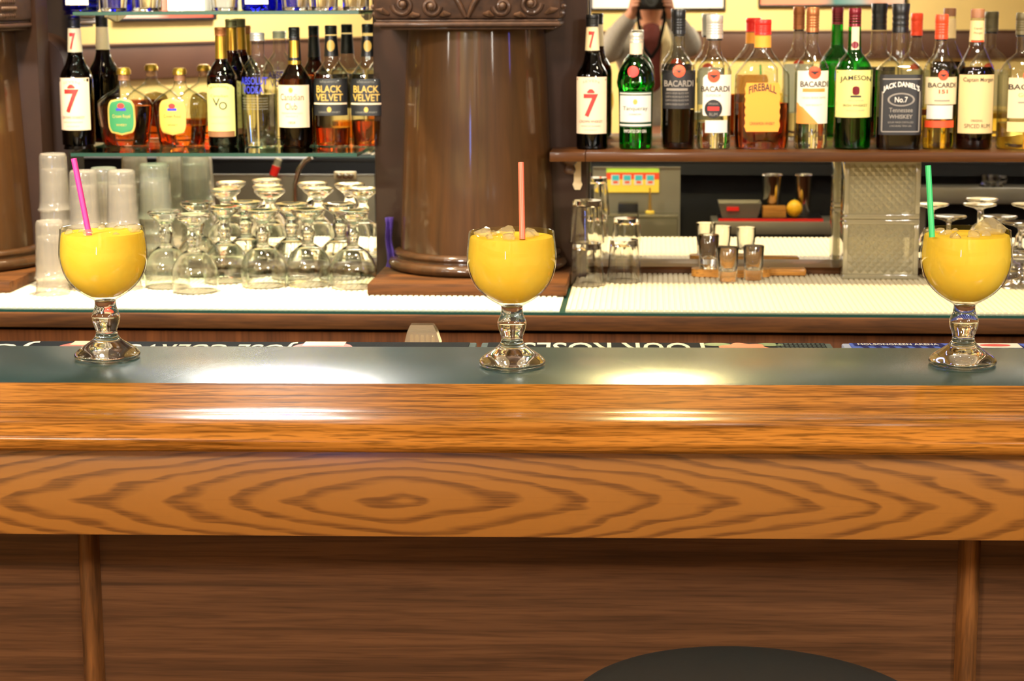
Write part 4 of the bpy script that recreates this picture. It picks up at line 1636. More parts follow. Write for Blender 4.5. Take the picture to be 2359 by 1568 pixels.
V, F = cup_mesh()
proto_cup = None
stacks = [  # px of the axis, depth, number, words
    (113, 4.00, 2, 'the short front stack'),
    (128, 4.115, 6, 'the tallest stack at far left'),
    (196, 4.075, 5, 'the stack behind the pink straw'),
    (243, 4.150, 5, 'the half hidden rear stack'),
    (283, 4.080, 5, 'the stack just right of the pink straw'),
    (359, 4.250, 5, 'the rightmost wide stack'),
]
for px, Y, n, words in stacks:
    x = atY(px, 500, Y).x
    for i in range(n):
        if proto_cup is None:
            proto_cup = link_mesh('plastic_cup', V, F, M['plastic'], None, 50)
            c = proto_cup
        else:
            c = proto_cup.copy()
            COL.objects.link(c)
        sc_ = 1.12 if px == 359 else 1.0
        c.scale = (sc_, sc_, 1)
        c.rotation_euler = (0, 0, random.uniform(0, 1))
        c.location = (x, Y, CU + i * 0.0335)
        where = 'topmost cup of ' if i == n - 1 else ('bottom cup of ' if i == 0 else None)
        if where:
            tag(c, 'clear upturned plastic cup, ' + where + words, 'cup', 'stacked plastic cups', 'thing')
        else:
            tag(c, 'clear plastic cup, ' + ('second', 'third', 'fourth', 'fifth')[n - 2 - i] + ' from the top of ' + words, 'cup', 'stacked plastic cups', 'thing')

# ------------------------------------------------------------------ upturned goblets
outer = stem_prof + bowl_prof[1:]
inn = [(max(r - W_, 0.0), z) for r, z in reversed(smooth_prof([(r * RS, h * HS) for h, r in [(147, 30), (156, 52), (170, 70), (188, 85), (210, 96), (240, 102.5), (270, 101.5), (300, 98.6)]], 2))]
full = [(0.0, 5 * HS), (40 * RS, 3.5 * HS), (60 * RS, 0.0)] + outer + inn + [(0.0, 146 * HS)]
Ht = 308.6 * HS
up = [(r, Ht - z) for r, z in full]
proto_g = None
gobs = [(448, 4.045, 'nearest of the upturned goblets, standing in front of the rest'),
        (384, 4.112, 'leftmost of the upturned goblets beside the plastic cups'),
        (520, 4.200, 'upturned goblet just right of the nearest one, set back a little'),
        (607, 4.130, 'upturned goblet in the middle of the front row'),
        (711, 4.150, 'upturned goblet second from the right in the front row'),
        (813, 4.120, 'rightmost upturned goblet in the front row by the column'),
        (458, 4.300, 'leftmost upturned goblet of the back row'),
        (569, 4.305, 'second upturned goblet from the left in the back row'),
        (674, 4.268, 'third upturned goblet from the left in the back row'),
        (784, 4.270, 'rightmost upturned goblet of the back row')]
for px, Y, lab in gobs:
    x = atY(px, 600, Y).x
    if proto_g is None:
        g = lathe('goblet', up, M['glass'], None, seg=40, cap0=False, cap1=False, smooth=60)
        proto_g = g
    else:
        g = proto_g.copy()
        COL.objects.link(g)
    g.scale = (0.855, 0.855, 0.945)
    g.location = (x, Y, CU + 0.0002)
    tag(g, lab, 'glass', 'upturned goblets on the back counter', 'thing')

# purple cloth tucked beside the column
cl = thing('purple_cloth', 'purple cloth tucked between the column and the goblets', 'cloth', (atY(897, 560, 4.27).x, 4.27, CU))
V, F = [], []
for j in range(9):
    z = 0.012 + 0.125 * j / 8
    for i in range(9):
        t = i / 8
        V.append((-0.008 + 0.016 * t + 0.002 * math.sin(j), 0.006 * math.sin(t * 9 + j * 0.6), z))
for j in range(8):
    for i in range(8):
        a = j * 9 + i
        F.append((a, a + 1, a + 10, a + 9))
o_ = link_mesh('folds', V, F, plain('purple_fabric', '3A1F6E', 0.8, var=0.2), cl, 60)
sm = o_.modifiers.new('thickness', 'SOLIDIFY')
sm.thickness = 0.004

# ------------------------------------------------------------------ right counter pieces
def rocks_up():
    p_ = tumbler_prof(0.031, 0.0385, 0.092, 0.003, 0.012)
    return [(r, 0.093 - z) for r, z in p_]


def faceted(name, prof, mat, seg=40, facets=10, depth=0.0011):
    """pressed glass: outer wall with vertical flutes"""
    V, F = lathe_vf(prof, seg, cap0=False, cap1=False)
    V2 = []
    for i, v in enumerate(V):
        a = math.atan2(v[1], v[0])
        r = math.hypot(v[0], v[1])
        row = i // seg
        if 1 < row < 4 and r > 0.02:
            r -= depth * (0.5 - 0.5 * math.cos(a * facets))
        V2.append((r * math.cos(a), r * math.sin(a), v[2]))
    return link_mesh(name, V2, F, mat, None, 45)


rk = rocks_up()
rk_full = [(0.0, 0.093), (0.031, 0.093), (0.0315, 0.091), (0.034, 0.06), (0.037, 0.02), (0.0385, 0.001), (0.0375, 0.0), (0.0358, 0.001), (0.033, 0.04), (0.0295, 0.080), (0.0, 0.081)]
p0 = None
for px, Y, zz, lab in ((1352, 4.175, 0.0, 'upturned rocks glass at the bottom of the pair beside the column'),
                       (1352, 4.175, 0.0935, 'upturned rocks glass stacked on top of another beside the column'),
                       (1438, 4.235, 0.0, 'single upturned rocks glass right of the stacked pair')):
    if p0 is None:
        p0 = faceted('rocks_glass', rk_full, M['glass'])
        g = p0
    else:
        g = p0.copy()
        COL.objects.link(g)
    g.location = (atY(px, 600, Y).x, Y, CU + 0.0002 + zz)
    tag(g, lab, 'glass', 'rocks glasses by the column', 'thing')

# wooden paddle and shot glasses
pa = atY(1593, 622, 4.325).x
pb = atY(1775, 622, 4.325).x
pc = atY(1858, 615, 4.325).x
pd = thing('wooden_paddle', 'light wooden serving paddle lying against the mirror sill', 'serving board', ((pa + pb) / 2, 4.330, CU + 0.0002))
w_ = (pb - pa) / 2
pts = []
for i in range(28):
    a = 2 * PI * i / 28
    c, s_ = math.cos(a), math.sin(a)
    kk = (abs(c) ** 3 + abs(s_) ** 3) ** (-1 / 3)
    pts.append((w_ * c * kk, 0.030 * s_ * kk))
M['paddle'] = wood('paddle_wood', 'C58A3E', 'A06A28', 0, 30, 0.1, 0.45, 0.1)
V = [(x, y, 0) for x, y in pts] + [(x, y, 0.017) for x, y in pts]
n = len(pts)
F = [(i, (i + 1) % n, (i + 1) % n + n, i + n) for i in range(n)] + [tuple(reversed(range(n))), tuple(range(n, 2 * n))]
link_mesh('blade', V, F, M['paddle'], pd, 30)
box('handle', w_ - 0.004, w_ + (pc - pb), -0.002, 0.028, 0.0005, 0.0165, M['paddle'], pd, bev=0.004)

shot = [(0.0, 0.0), (0.0195, 0.0), (0.0205, 0.002), (0.0205, 0.012), (0.0235, 0.075), (0.0228, 0.0762), (0.0215, 0.0755), (0.017, 0.030), (0.014, 0.022), (0.0, 0.020)]
p0 = None
for px, Y, zz, lab in ((1677, 4.245, 0.0, 'front shot glass standing on the mat before the wooden paddle'),
                       (1736, 4.270, 0.0, 'shot glass on the mat at the right of the wooden paddle'),
                       (1632, 4.328, 0.0172, 'shot glass standing on the left end of the wooden paddle')):
    if p0 is None:
        p0 = faceted('shot_glass', shot, M['glass'], 40, 8, 0.001)
        g = p0
    else:
        g = p0.copy()
        COL.objects.link(g)
    g.location = (atY(px, 600, Y).x, Y, CU + 0.0004 + zz)
    tag(g, lab, 'glass', 'shot glasses by the paddle', 'thing')


# glass blocks
M['blockglass'] = thin_glass('pressed_glass', (0.80, 0.78, 0.66), (0.62, 0.60, 0.48), 1.6, 0.08, 0.5, 'D2C7A2')


def glass_block(xc, Y, z, w, h, d, label):
    o = thing('glass_block', label, 'glass block', (xc, Y, z))
    # frame of smooth glass
    bm = bmesh.new()
    t = 0.011
    bx(bm, -w / 2, w / 2, -d / 2, d / 2, 0, t, 0.002)
    bx(bm, -w / 2, w / 2, -d / 2, d / 2, h - t, h, 0.002)
    bx(bm, -w / 2, -w / 2 + t, -d / 2, d / 2, t, h - t, 0.002)
    bx(bm, w / 2 - t, w / 2, -d / 2, d / 2, t, h - t, 0.002)
    link_bm('block_frame', bm, M['blockglass'], o, 30)
    # pressed faces: diamond lattice of pyramids
    for s_ in (-1, 1):
        V, F = [], []
        nx, nz = 8, 6
        x0, x1, z0, z1 = -w / 2 + t, w / 2 - t, t, h - t
        ya = s_ * (d / 2 - 0.005)
        hxn, hzn = nx * 2, nz * 2
        for j in range(hzn + 1):
            for i in range(hxn + 1):
                pk = 0.0045 if ((i % 2 == 1) and (j % 2 == 1) and ((i // 2 + j // 2) % 1 == 0)) else (0.0045 if (i % 2 == 0 and j % 2 == 0 and 0 < i < hxn and 0 < j < hzn) else 0.0)
                V.append((x0 + (x1 - x0) * i / hxn, ya + s_ * pk, z0 + (z1 - z0) * j / hzn))
        for j in range(hzn):
            for i in range(hxn):
                a = j * (hxn + 1) + i
                b_, c, d_ = a + 1, a + hxn + 2, a + hxn + 1
                if (i + j) % 2 == 0:
                    F += [(a, b_, d_), (b_, c, d_)]
                else:
                    F += [(a, b_, c), (a, c, d_)]
        link_mesh('pressed_face', V, F, M['blockglass'], o)
    return o


gx0 = atY(1944, 500, 4.285).x
gx1 = atY(2119, 500, 4.285).x
gxc, gw = (gx0 + gx1) / 2, gx1 - gx0
glass_block(gxc, 4.325, CU + 0.0003, gw, 0.1335, 0.08, 'diamond patterned glass block standing on the counter, lower of two')
glass_block(gxc, 4.325, CU + 0.0003 + 0.1345, gw, 0.1335, 0.08, 'diamond patterned glass block stacked on another under the shelf')

# upturned margarita glasses, right
mg = [(0.0, 0.003), (0.03, 0.002), (0.0385, 0.0), (0.0395, 0.0015), (0.036, 0.004), (0.015, 0.009), (0.006, 0.014), (0.0045, 0.02), (0.0045, 0.052), (0.008, 0.058), (0.02, 0.066),
      (0.027, 0.078), (0.029, 0.092), (0.036, 0.100), (0.049, 0.108), (0.054, 0.122), (0.0555, 0.138), (0.054, 0.1385), (0.0530, 0.137), (0.052, 0.122), (0.0475, 0.1105), (0.034, 0.1025), (0.0265, 0.094), (0.0245, 0.079), (0.018, 0.0685), (0.0, 0.064)]
mg = [(r, 0.1387 - z) for r, z in mg]
p0 = None
for px, Y, lab in ((2184, 4.318, 'upturned margarita glass half hidden behind the green straw drink'),
                   (2300, 4.318, 'upturned margarita glass right behind the heaped ice'),
                   (2418, 4.318, 'upturned margarita glass at the right edge by the mirror'),
                   (2350, 4.200, 'upturned margarita glass in front at the right edge')):
    if p0 is None:
        p0 = lathe('margarita_glass', mg, M['glass'], None, seg=36, cap0=False, cap1=False, smooth=60)
        g = p0
    else:
        g = p0.copy()
        COL.objects.link(g)
    g.location = (atY(px, 560, Y).x, Y, CU + 0.0004)
    tag(g, lab, 'glass', 'upturned margarita glasses', 'thing')

# ------------------------------------------------------------------ behind the front bar (seen in the mirrors)
UB = 2.86            # back of the working station


def sm_(px, py, Y=UB):
    return seen_in_mirror(px, py, Y)


def span(pxa, pya, pxb, pyb, Y):
    a, b_ = sm_(pxa, pya, Y), sm_(pxb, pyb, Y)
    return min(a.x, b_.x), max(a.x, b_.x), min(a.z, b_.z), max(a.z, b_.z)


# right station: steel panel with a menu card
x0, x1, z0, z1 = span(1366, 386, 1566, 545, UB)
sp = thing('splash_guard', 'brushed steel splash panel behind the bar, reflected beside the column', 'panel', ((x0 + x1) / 2, UB, z0 - 0.05))
hw = (x1 - x0) / 2
hh = z1 - z0 + 0.05
box('sheet', -hw, hw, -0.002, 0.002, 0, hh, M['steel'], sp)
box('top_fold', -hw, hw, -0.002, 0.010, hh + 0.0002, hh + 0.003, M['steel'], sp)
cx0, cx1, cz0, cz1 = span(1397, 385, 1518, 443, UB + 0.006)
card = thing('menu_card', 'yellow and green menu card with four little pictures, on the steel panel', 'card', ((cx0 + cx1) / 2, UB + 0.006, cz0))
cw, ch = cx1 - cx0, cz1 - cz0
M['lime'] = plain('lime_ink', 'B5DC4A', 0.5)
M['yellow'] = plain('yellow_card', 'F7D34A', 0.5)
M['cyan'] = plain('cyan_ink', '3BB6C6', 0.5)
M['lemon'] = plain('lemon_skin', 'F2B91E', 0.45, var=0.08, vscale=80, bump=0.2)
box('card', -cw / 2, cw / 2, -0.001, 0.001, 0, ch, M['yellow'], card)
box('green_band', -cw / 2, cw / 2, 0.0012, 0.0016, ch * 0.80, ch, M['lime'], card)
box('orange_band', -cw / 2, cw / 2, 0.0012, 0.0016, ch * 0.52, ch * 0.78, M['orangered'], card)
for i in range(4):
    xc = -cw * 0.33 + cw * 0.22 * i
    box('picture_patch', xc - cw * 0.08, xc + cw * 0.08, 0.0018, 0.0022, ch * 0.30, ch * 0.70, M['white'], card)
    box('picture_patch', xc - cw * 0.06, xc + cw * 0.07, 0.0024, 0.0027, ch * 0.48, ch * 0.68, M['cyan'], card)
    box('picture_patch', xc - cw * 0.04, xc + cw * 0.05, 0.0024, 0.0027, ch * 0.36, ch * 0.45, M['orangered'], card)

# working shelf below the panel and items on it
SH1 = sm_(1450, 552, 2.95).z
stn = thing('steel_drainboard', 'low stainless drainboard behind the bar under the steel panel', 'drainboard', (0, 2.95, 0))
xa, xb_ = sm_(1340, 540, 2.95).x, sm_(1580, 540, 2.95).x
box('worktop', xa, xb_, -0.08, 0.12, SH1 - 0.02, SH1, M['steel'], stn, bev=0.002)
for x in (xa + 0.03, xb_ - 0.03):
    for y in (-0.07, 0.11):
        lathe('leg', [(0.012, 0), (0.012, SH1 - 0.021)], M['steel'], stn, seg=12, loc=(x, y - 0.005 if y > 0 else y + 0.005, 0))
M['tub'] = thin_glass('tub_plastic', (0.75, 0.74, 0.66), (0.5, 0.5, 0.42), 1.0, 0.1, 0.45, 'A8A288')
for i, (pxa, pxb, top, lab) in enumerate(((1396, 1432, 492, 'frosted plastic tub at the left of the drainboard behind the bar'), (1434, 1468, 492, 'frosted plastic tub under the black sponge, behind the bar'), (1472, 1562, 494, 'long frosted plastic tub at the right of the drainboard'))):
    a0, a1, _, zt_ = span(pxa, top, pxb, top, 2.97)
    tb = thing('plastic_tub', lab, 'tub', ((a0 + a1) / 2, 2.97, SH1 + 0.0003), 0, 'tubs on the drainboard')
    h_ = max(zt_ - SH1, 0.05)
    box('tub_body', -(a1 - a0) / 2, (a1 - a0) / 2, -0.04, 0.04, 0, h_ - 0.006, M['tub'], tb, bev=0.006)
    box('tub_lid', -(a1 - a0) / 2 - 0.001, (a1 - a0) / 2 + 0.001, -0.042, 0.042, h_ - 0.0057, h_, M['tub'], tb, bev=0.002)
a0, a1, za, zb = span(1424, 468, 1470, 490, 2.93)
sg = thing('black_sponge_holder', 'black holder standing behind the plastic tubs', 'holder', ((a0 + a1) / 2, 2.905, SH1 + 0.0003))
box('holder_body', -(a1 - a0) / 2, (a1 - a0) / 2, -0.018, 0.018, 0, zb - SH1, M['black'], sg, bev=0.005)
sq = sm_(1497, 495, 2.905)
b = Bottle('squeeze_bottle', 'yellowish squeeze bottle behind the long plastic tub', 'squeeze bottle', None, (sq.x, 2.905, SH1 + 0.0003), 0.001, [(0, 14), (3, 16), (70, 16), (80, 13), (88, 6), (sm_(1497, 428, 2.905).z * 1000 - SH1 * 1000 - 6, 2.5)], thin_glass('squeeze_plastic', (0.85, 0.7, 0.4), (0.6, 0.45, 0.2), 0.8, 0.1, 0.4, 'C8A860'))
b.cap(76, 86, 14, M['yellow'], name='collar')

# right station B
zB = sm_(1750, 509, 3.0).z
xa, xb_ = sm_(1640, 520, 3.0).x, sm_(1935, 520, 3.0).x
stb = thing('cutting_station', 'stainless cutting station with a red board edge behind the bar', 'counter', (0, 2.96, 0))
box('worktop', xa, xb_, -0.13, 0.04, zB - 0.042, zB - 0.002, M['steel'], stb, bev=0.003)
box('board', xa + 0.02, xb_ - 0.05, -0.12, 0.024, zB - 0.0017, zB + 0.006, M['black'], stb, bev=0.001)
box('red_edge', xa + 0.02, xb_ - 0.05, 0.0242, 0.030, zB - 0.0017, zB + 0.006, M['redcap'], stb)
for x in (xa + 0.02, xb_ - 0.02):
    for y in (-0.11, 0.025):
        lathe('leg', [(0.011, 0), (0.011, zB - 0.043)], M['steel'], stb, seg=12, loc=(x, y, 0))
zt_ = zB + 0.0064
lm = sm_(1830, 482, 2.95)
r_ = 0.027
lem = thing('lemon', 'whole yellow lemon on the red board behind the bar', 'lemon', (lm.x, 2.95, zt_))
pr = smooth_prof([(0.0, 0.0), (0.004, 0.0003), (0.012, 0.004), (0.021, 0.014), (0.0245, 0.027), (0.021, 0.040), (0.012, 0.050), (0.005, 0.053), (0.0, 0.0545)], 3)
lathe('peel', pr, M['lemon'], lem, seg=28, cap0=False, cap1=False, smooth=70)
lathe('stem_nub', [(0.003, 0.0546), (0.002, 0.058)], M['leaf'], lem, seg=8)
a0, a1, za, zb = span(1756, 470, 1810, 494, 2.94)
mb = thing('wooden_block', 'small light wood block beside the lemon', 'block', ((a0 + a1) / 2, 2.94, zt_))
box('block', -(a1 - a0) / 2, (a1 - a0) / 2, -0.02, 0.02, 0, 0.034, M['paddle'], mb, bev=0.002)
a0, a1, za, zb = span(1617, 455, 1745, 495, 2.93)
tr = thing('steel_garnish_pan', 'shallow stainless pan with red lid corner behind the bar', 'pan', ((a0 + a1) / 2 + 0.03, 2.92, zt_))
hw = (a1 - a0) / 2 - 0.02
V, F = [], []
for (z, k1) in ((0.0, 0.82), (0.045, 1.0), (0.045, 0.97), (0.003, 0.80)):
    for sx_, sy_ in ((-1, -1), (1, -1), (1, 1), (-1, 1)):
        V.append((sx_ * hw * k1, sy_ * 0.055 * k1, z))
F = [(0, 3, 2, 1), (12, 13, 14, 15)]
for j in range(3):
    for i in range(4):
        F.append((j * 4 + i, j * 4 + (i + 1) % 4, j * 4 + 4 + (i + 1) % 4, j * 4 + 4 + i))
link_mesh('pan_body', V, F, M['steel'], tr)
box('red_tag', -hw * 0.62, -hw * 0.05, 0.050, 0.056, 0.022, 0.034, M['redcap'], tr)
for px, pxw, lab in ((1778, 48, 'tall steel shaker, left one of two above the lemon'), (1850, 40, 'tall steel shaker, right one of two above the lemon')):
    c = sm_(px, 470, 2.885)
    zb = zt_
    s3 = thing('cocktail_shaker', lab, 'shaker', (c.x, 2.885, zb), 0, 'shakers behind the bar')
    rr = pxw / 2 / FPX * 6.0
    zz = 1.004 - zb
    lathe('beaker', [(rr * 0.72, 0), (rr * 0.75, 0.003), (rr, zz), (rr * 1.03, zz + 0.002), (rr * 0.96, zz), (rr * 0.70, 0.004)], M['chrome'], s3, seg=28)
    lathe('rolled_rim', [(rr * 1.035, zz + 0.0025), (rr * 1.05, zz + 0.004), (rr * 1.02, zz + 0.006), (rr * 0.98, zz + 0.004)], M['chrome'], s3, seg=28)

# shelf with blender jar, far right
zC = sm_(2240, 421, 2.90).z - 0.014
xa, xb_ = sm_(2118, 440, 2.90).x, sm_(2520, 440, 2.90).x
sc3 = thing('steel_shelf', 'stainless shelf behind the bar reflected right of the glass blocks', 'shelf', (0, 2.86, 0))
box('shelf_plate', xa, xb_, -0.06, 0.06, zC - 0.05, zC, M['steel'], sc3, bev=0.004)
for x in (xa + 0.02, xb_ - 0.02):
    box('upright', x - 0.012, x + 0.012, -0.058, -0.036, 0, zC - 0.051, M['steel'], sc3)
jx = sm_(2283, 415, 2.87)
jar = thing('glass_pitcher', 'ribbed glass pitcher standing on the stainless shelf behind the bar', 'pitcher', (jx.x, 2.87, zC + 0.0003))
jp = [(0.0, 0.0), (0.038, 0.0), (0.038, 0.006), (0.028, 0.010), (0.029, 0.015), (0.032, 0.034), (0.030, 0.035), (0.026, 0.016), (0.0, 0.014)]
g = faceted('jar_glass', jp, M['glass'], 40, 8, 0.002)
g.parent = jar
tube('jar_handle', [(0.031, 0, 0.030), (0.044, 0, 0.030), (0.047, 0, 0.023), (0.043, 0, 0.014), (0.029, 0, 0.013)], 0.0035, M['glass'], jar)

# left station: sink panel, tap, red handled tool
x0, x1, z0, z1 = span(441, 402, 866, 600, UB)
sp = thing('splash_guard', 'wide brushed steel sink panel behind the bar, reflected over the upturned goblets', 'panel', ((x0 + x1) / 2, UB, z0 - 0.1))
hw = (x1 - x0) / 2
box('sheet', -hw, hw, -0.002, 0.002, 0, z1 - z0 + 0.1, M['steel'], sp)
box('top_fold', -hw, hw, -0.002, 0.006, z1 - z0 + 0.1002, z1 - z0 + 0.1015, M['steel'], sp)
tp0 = sm_(682, 520, 2.91)
tap = thing('sink_tap', 'curved chrome tap spout against the steel sink panel', 'tap', (tp0.x, 2.91, tp0.z))
zz = sm_(682, 425, 2.91).z - tp0.z
e = sm_(718, 362, 2.91) - tp0
tube('spout', [(0, 0, 0), (0, 0, zz * 0.6), (0.0, 0, zz), (e.x * 0.25, 0, zz + (e.z - zz) * 0.55), (e.x * 0.6, 0, zz + (e.z - zz) * 0.85), (e.x, 0, e.z)], 0.0075, M['chrome'], tap, 12)
lathe('tap_base', [(0.016, -0.01), (0.016, 0.012), (0.009, 0.02)], M['chrome'], tap, seg=20)
a_, b_ = sm_(606, 478, 2.90), sm_(642, 366, 2.90)
tl = thing('red_handled_tool', 'clear tool with a red grip leaning at the steel sink panel', 'tool', a_)
d = b_ - a_
tube('blade', [(0, 0, 0), tuple(d * 0.66)], [0.011, 0.009], M['tub'], tl, 10)
tube('grip', [tuple(d * 0.661), tuple(d * 0.86)], 0.013, M['redcap'], tl, 10)
tube('end_cap', [tuple(d * 0.861), tuple(d)], 0.0125, M['tub'], tl, 10)
vx = sm_(790, 384, 2.90) - Vector((0, 0, 0.028))
vv = thing('tap_valve', 'pair of round chrome valve knobs at the right of the sink panel', 'valve', vx)
for i, dx in enumerate((-0.012, 0.008, 0.026)):
    lathe('knob', smooth_prof([(0.0, 0.0), (0.008, 0.001), (0.010, 0.006), (0.007, 0.012), (0.0, 0.014)], 3), M['chrome'], vv, seg=16, cap0=False, cap1=False, loc=(dx, 0, 0)).rotation_euler = (rad(-90), 0, 0)
box('valve_body', -0.03, 0.04, -0.02, -0.001, -0.012, 0.012, M['brass'], vv, bev=0.003)

# ------------------------------------------------------------------ photographer (seen in the right mirror) and camera
def skin(name, nodes, edges, mat, parent=None, sub=2, root=0):
    me = bpy.data.meshes.new(name)
    me.from_pydata([n_[0] for n_ in nodes], edges, [])
    o = bpy.data.objects.new(name, me)
    COL.objects.link(o)
    o.modifiers.new('skin', 'SKIN')
    me.skin_vertices.new() if not me.skin_vertices else None
    for i, n_ in enumerate(nodes):
        sv = me.skin_vertices[0].data[i]
        r = n_[1]
        sv.radius = (r, r) if not isinstance(r, tuple) else r
        sv.use_root = (i == root)
    s_ = o.modifiers.new('sub', 'SUBSURF')
    s_.levels = s_.render_levels = sub
    bpy.context.view_layer.update()
    dg = bpy.context.evaluated_depsgraph_get()
    m2 = bpy.data.meshes.new_from_object(o.evaluated_get(dg))
    bpy.data.objects.remove(o)
    bpy.data.meshes.remove(me)
    return link_me(name, m2, mat, parent, 80)


M['skin'] = plain('skin', 'D79A78', 0.5, var=0.05)
M['cardigan'] = plain('grey_cardigan', 'A9A294', 0.85, var=0.1, vscale=120, bump=0.2)
M['shirt'] = plain('dark_red_shirt', '6E2F24', 0.8, var=0.12, vscale=40)
M['scarf'] = plain('cream_scarf', 'E9D6A2', 0.85, var=0.08, vscale=60)
M['hair'] = plain('brown_hair', '2E1D14', 0.5, var=0.2, vscale=90)
M['jeans'] = plain('dark_trousers', '23262E', 0.85, var=0.15, vscale=90)

N, E = [], []


def nd(p, r, parent=None):
    N.append((p, r))
    if parent is not None:
        E.append((parent, len(N) - 1))
    return len(N) - 1


pel = nd((0, -0.34, 0.90), (0.15, 0.11))
wai = nd((0, -0.35, 1.06), (0.125, 0.095), pel)
che = nd((0, -0.36, 1.24), (0.145, 0.105), wai)
upc = nd((0, -0.355, 1.35), (0.12, 0.085), che)
nk1 = nd((0, -0.335, 1.43), 0.055, upc)
nk2 = nd((0, -0.315, 1.48), 0.052, nk1)
hd1 = nd((0, -0.275, 1.525), (0.066, 0.078), nk2)
hd2 = nd((0, -0.27, 1.585), (0.076, 0.092), hd1)
hd3 = nd((0, -0.275, 1.645), (0.066, 0.080), hd2)
nd((0, -0.165, 1.548), 0.012, hd2)
for s_ in (-1, 1):
    sh = nd((s_ * 0.165, -0.35, 1.36), 0.062, upc)
    ex = -0.205 if s_ < 0 else 0.185
    ez = 1.285 if s_ < 0 else 1.32
    el_ = nd((ex, -0.22, ez), 0.045, sh)
    fa = nd(((ex + s_ * 0.085) / 2, -0.17, 1.41 if s_ < 0 else 1.42), 0.040, el_)
    wr = nd((s_ * 0.080, -0.118, 1.495), 0.026, fa)
    pm = nd((s_ * 0.082, -0.092, 1.535), (0.022, 0.034), wr)
    for i, (dz, ln) in enumerate(((0.030, 0.9), (0.012, 1.0), (-0.006, 0.93), (-0.022, 0.75))):
        f1 = nd((s_ * 0.083, -0.058, 1.540 + dz), 0.0085, pm)
        f2 = nd((s_ * (0.083 - 0.016 * ln), -0.036 - 0.004 * i, 1.543 + dz), 0.0078, f1)
        nd((s_ * (0.083 - 0.036 * ln), -0.034, 1.545 + dz), 0.007, f2)
    t1 = nd((s_ * 0.066, -0.112, 1.548), 0.010, pm)
    nd((s_ * 0.045, -0.126, 1.553), 0.0085, t1)
    hp = nd((s_ * 0.085, -0.34, 0.84), 0.092, pel)
    kn = nd((s_ * 0.095, -0.33, 0.47), 0.056, hp)
    an = nd((s_ * 0.10, -0.35, 0.09), 0.036, kn)
    nd((s_ * 0.11, -0.25, 0.038), 0.032, an)
person = skin('person', N, E, M['skin'], None, 2, pel)
tag(person, 'person in a grey cardigan holding a camera up to the face, seen in the mirror', 'person', None, 'thing')
# clothing
N2, E2 = [], []
N, E = N2, E2
a = nd((0, -0.345, 0.90), (0.165, 0.125))
b1 = nd((0, -0.355, 1.06), (0.142, 0.112), a)
c1 = nd((0, -0.365, 1.24), (0.160, 0.120), b1)
d1 = nd((0, -0.36, 1.36), (0.130, 0.094), c1)
for s_ in (-1, 1):
    sh = nd((s_ * 0.17, -0.352, 1.362), 0.073, d1)
    ex = -0.205 if s_ < 0 else 0.185
    ez = 1.285 if s_ < 0 else 1.32
    e1 = nd((ex, -0.22, ez), 0.056, sh)
    f1 = nd(((ex + s_ * 0.085) / 2, -0.17, 1.41 if s_ < 0 else 1.42), 0.049, e1)
    nd((s_ * 0.083, -0.128, 1.478), 0.037, f1)
skin('cardigan', N2, E2, M['cardigan'], person, 2, a)
bm = bmesh.new()
bmesh.ops.create_uvsphere(bm, u_segments=20, v_segments=14, radius=1)
for v in bm.verts:
    v.co = Vector((v.co.x * 0.085, -0.30 + v.co.y * 0.075, 1.26 + v.co.z * 0.19))
link_bm('shirt_front', bm, M['shirt'], person, 60)
for s_ in (-1, 1):
    V, F = tube_vf([(s_ * 0.055, -0.29, 1.42), (s_ * 0.075, -0.245, 1.34), (s_ * 0.05 + 0.02, -0.235, 1.24), (s_ * 0.06 + 0.02, -0.24, 1.02)], [0.02, 0.026, 0.028, 0.024], 10)
    link_mesh('scarf_end', V, F, M['scarf'], person, 60)
N2, E2 = [], []
N, E = N2, E2
a = nd((0, -0.34, 0.92), (0.158, 0.118))
for s_ in (-1, 1):
    hp = nd((s_ * 0.085, -0.34, 0.83), 0.104, a)
    kn = nd((s_ * 0.095, -0.33, 0.47), 0.068, hp)
    nd((s_ * 0.10, -0.35, 0.10), 0.052, kn)
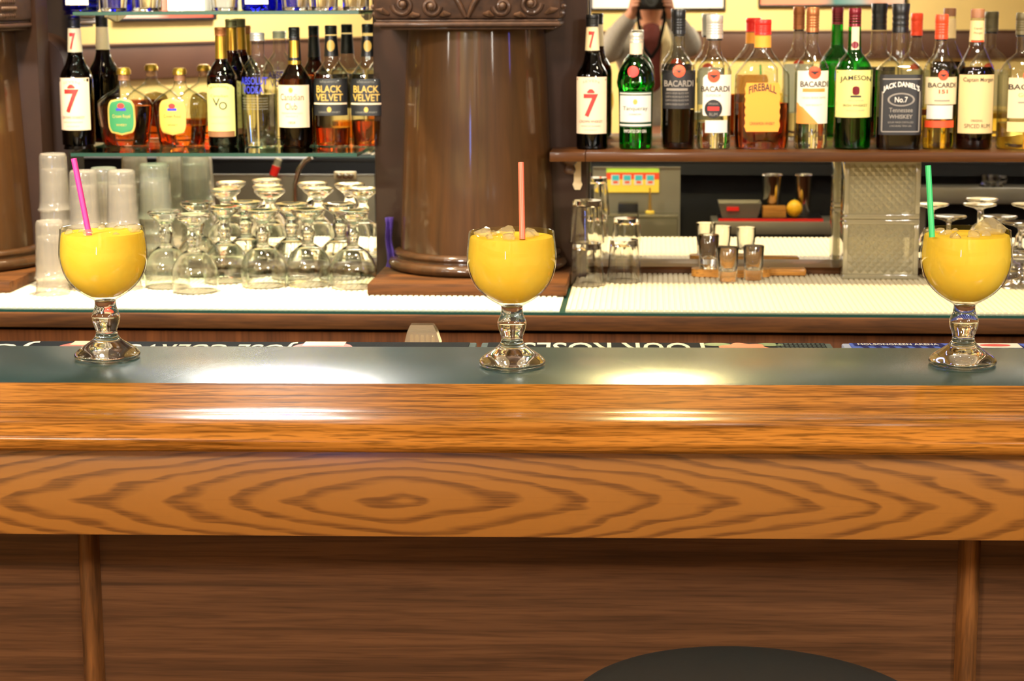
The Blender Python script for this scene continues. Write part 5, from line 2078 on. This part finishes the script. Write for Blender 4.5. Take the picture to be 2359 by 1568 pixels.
skin('trousers', N2, E2, M['jeans'], person, 2, a)
for s_ in (-1, 1):
    bm = bmesh.new()
    bmesh.ops.create_uvsphere(bm, u_segments=16, v_segments=10, radius=1)
    for v in bm.verts:
        v.co = Vector((s_ * 0.108 + v.co.x * 0.046, -0.29 + v.co.y * 0.13, max(0.05 + v.co.z * 0.05, 0.001)))
    link_bm('shoe', bm, M['black'], person, 60)
bm = bmesh.new()
bmesh.ops.create_uvsphere(bm, u_segments=24, v_segments=16, radius=1)
for v in bm.verts:
    c = v.co
    y = c.y * 0.105
    if c.y > 0.1 and c.z < 0.45:
        y = 0.0105
    v.co = Vector((c.x * 0.095, -0.30 + y, 1.60 + c.z * 0.115 - (0.05 if c.z < -0.3 else 0)))
link_bm('hair', bm, M['hair'], person, 60)
for s_ in (-1, 1):
    bm = bmesh.new()
    bmesh.ops.create_uvsphere(bm, u_segments=10, v_segments=8, radius=0.012)
    for v in bm.verts:
        v.co += Vector((s_ * 0.032, -0.186, 1.593))
    link_bm('eye', bm, M['white'], person, 60)

cm = thing('photo_camera', 'black digital camera held by the person seen in the mirror', 'camera', (0, -0.07, 1.547))
box('camera_body', -0.064, 0.064, -0.045, 0.015, -0.048, 0.040, M['black'], cm, bev=0.008)
box('viewfinder_hump', -0.026, 0.026, -0.045, 0.012, 0.0402, 0.058, M['black'], cm, bev=0.006)
lathe('lens_barrel', [(0.034, 0.0), (0.034, 0.018), (0.031, 0.020), (0.031, 0.038), (0.033, 0.040), (0.033, 0.046), (0.028, 0.046), (0.026, 0.03), (0.0, 0.028)], M['black'], cm, seg=32, cap0=True, cap1=False).matrix_local = Matrix.Translation((0, 0.0152, 0)) @ Matrix.Rotation(rad(-90), 4, 'X')
V, F = merge(*[tube_vf([(s_ * 0.064, -0.01, 0.015), (s_ * 0.060, -0.045, -0.10), (s_ * 0.035, -0.13, -0.22), (0.0, -0.155, -0.27)], 0.008, 8) for s_ in (-1, 1)])
link_mesh('neck_strap', V, F, M['blackmatt'], cm, 60)
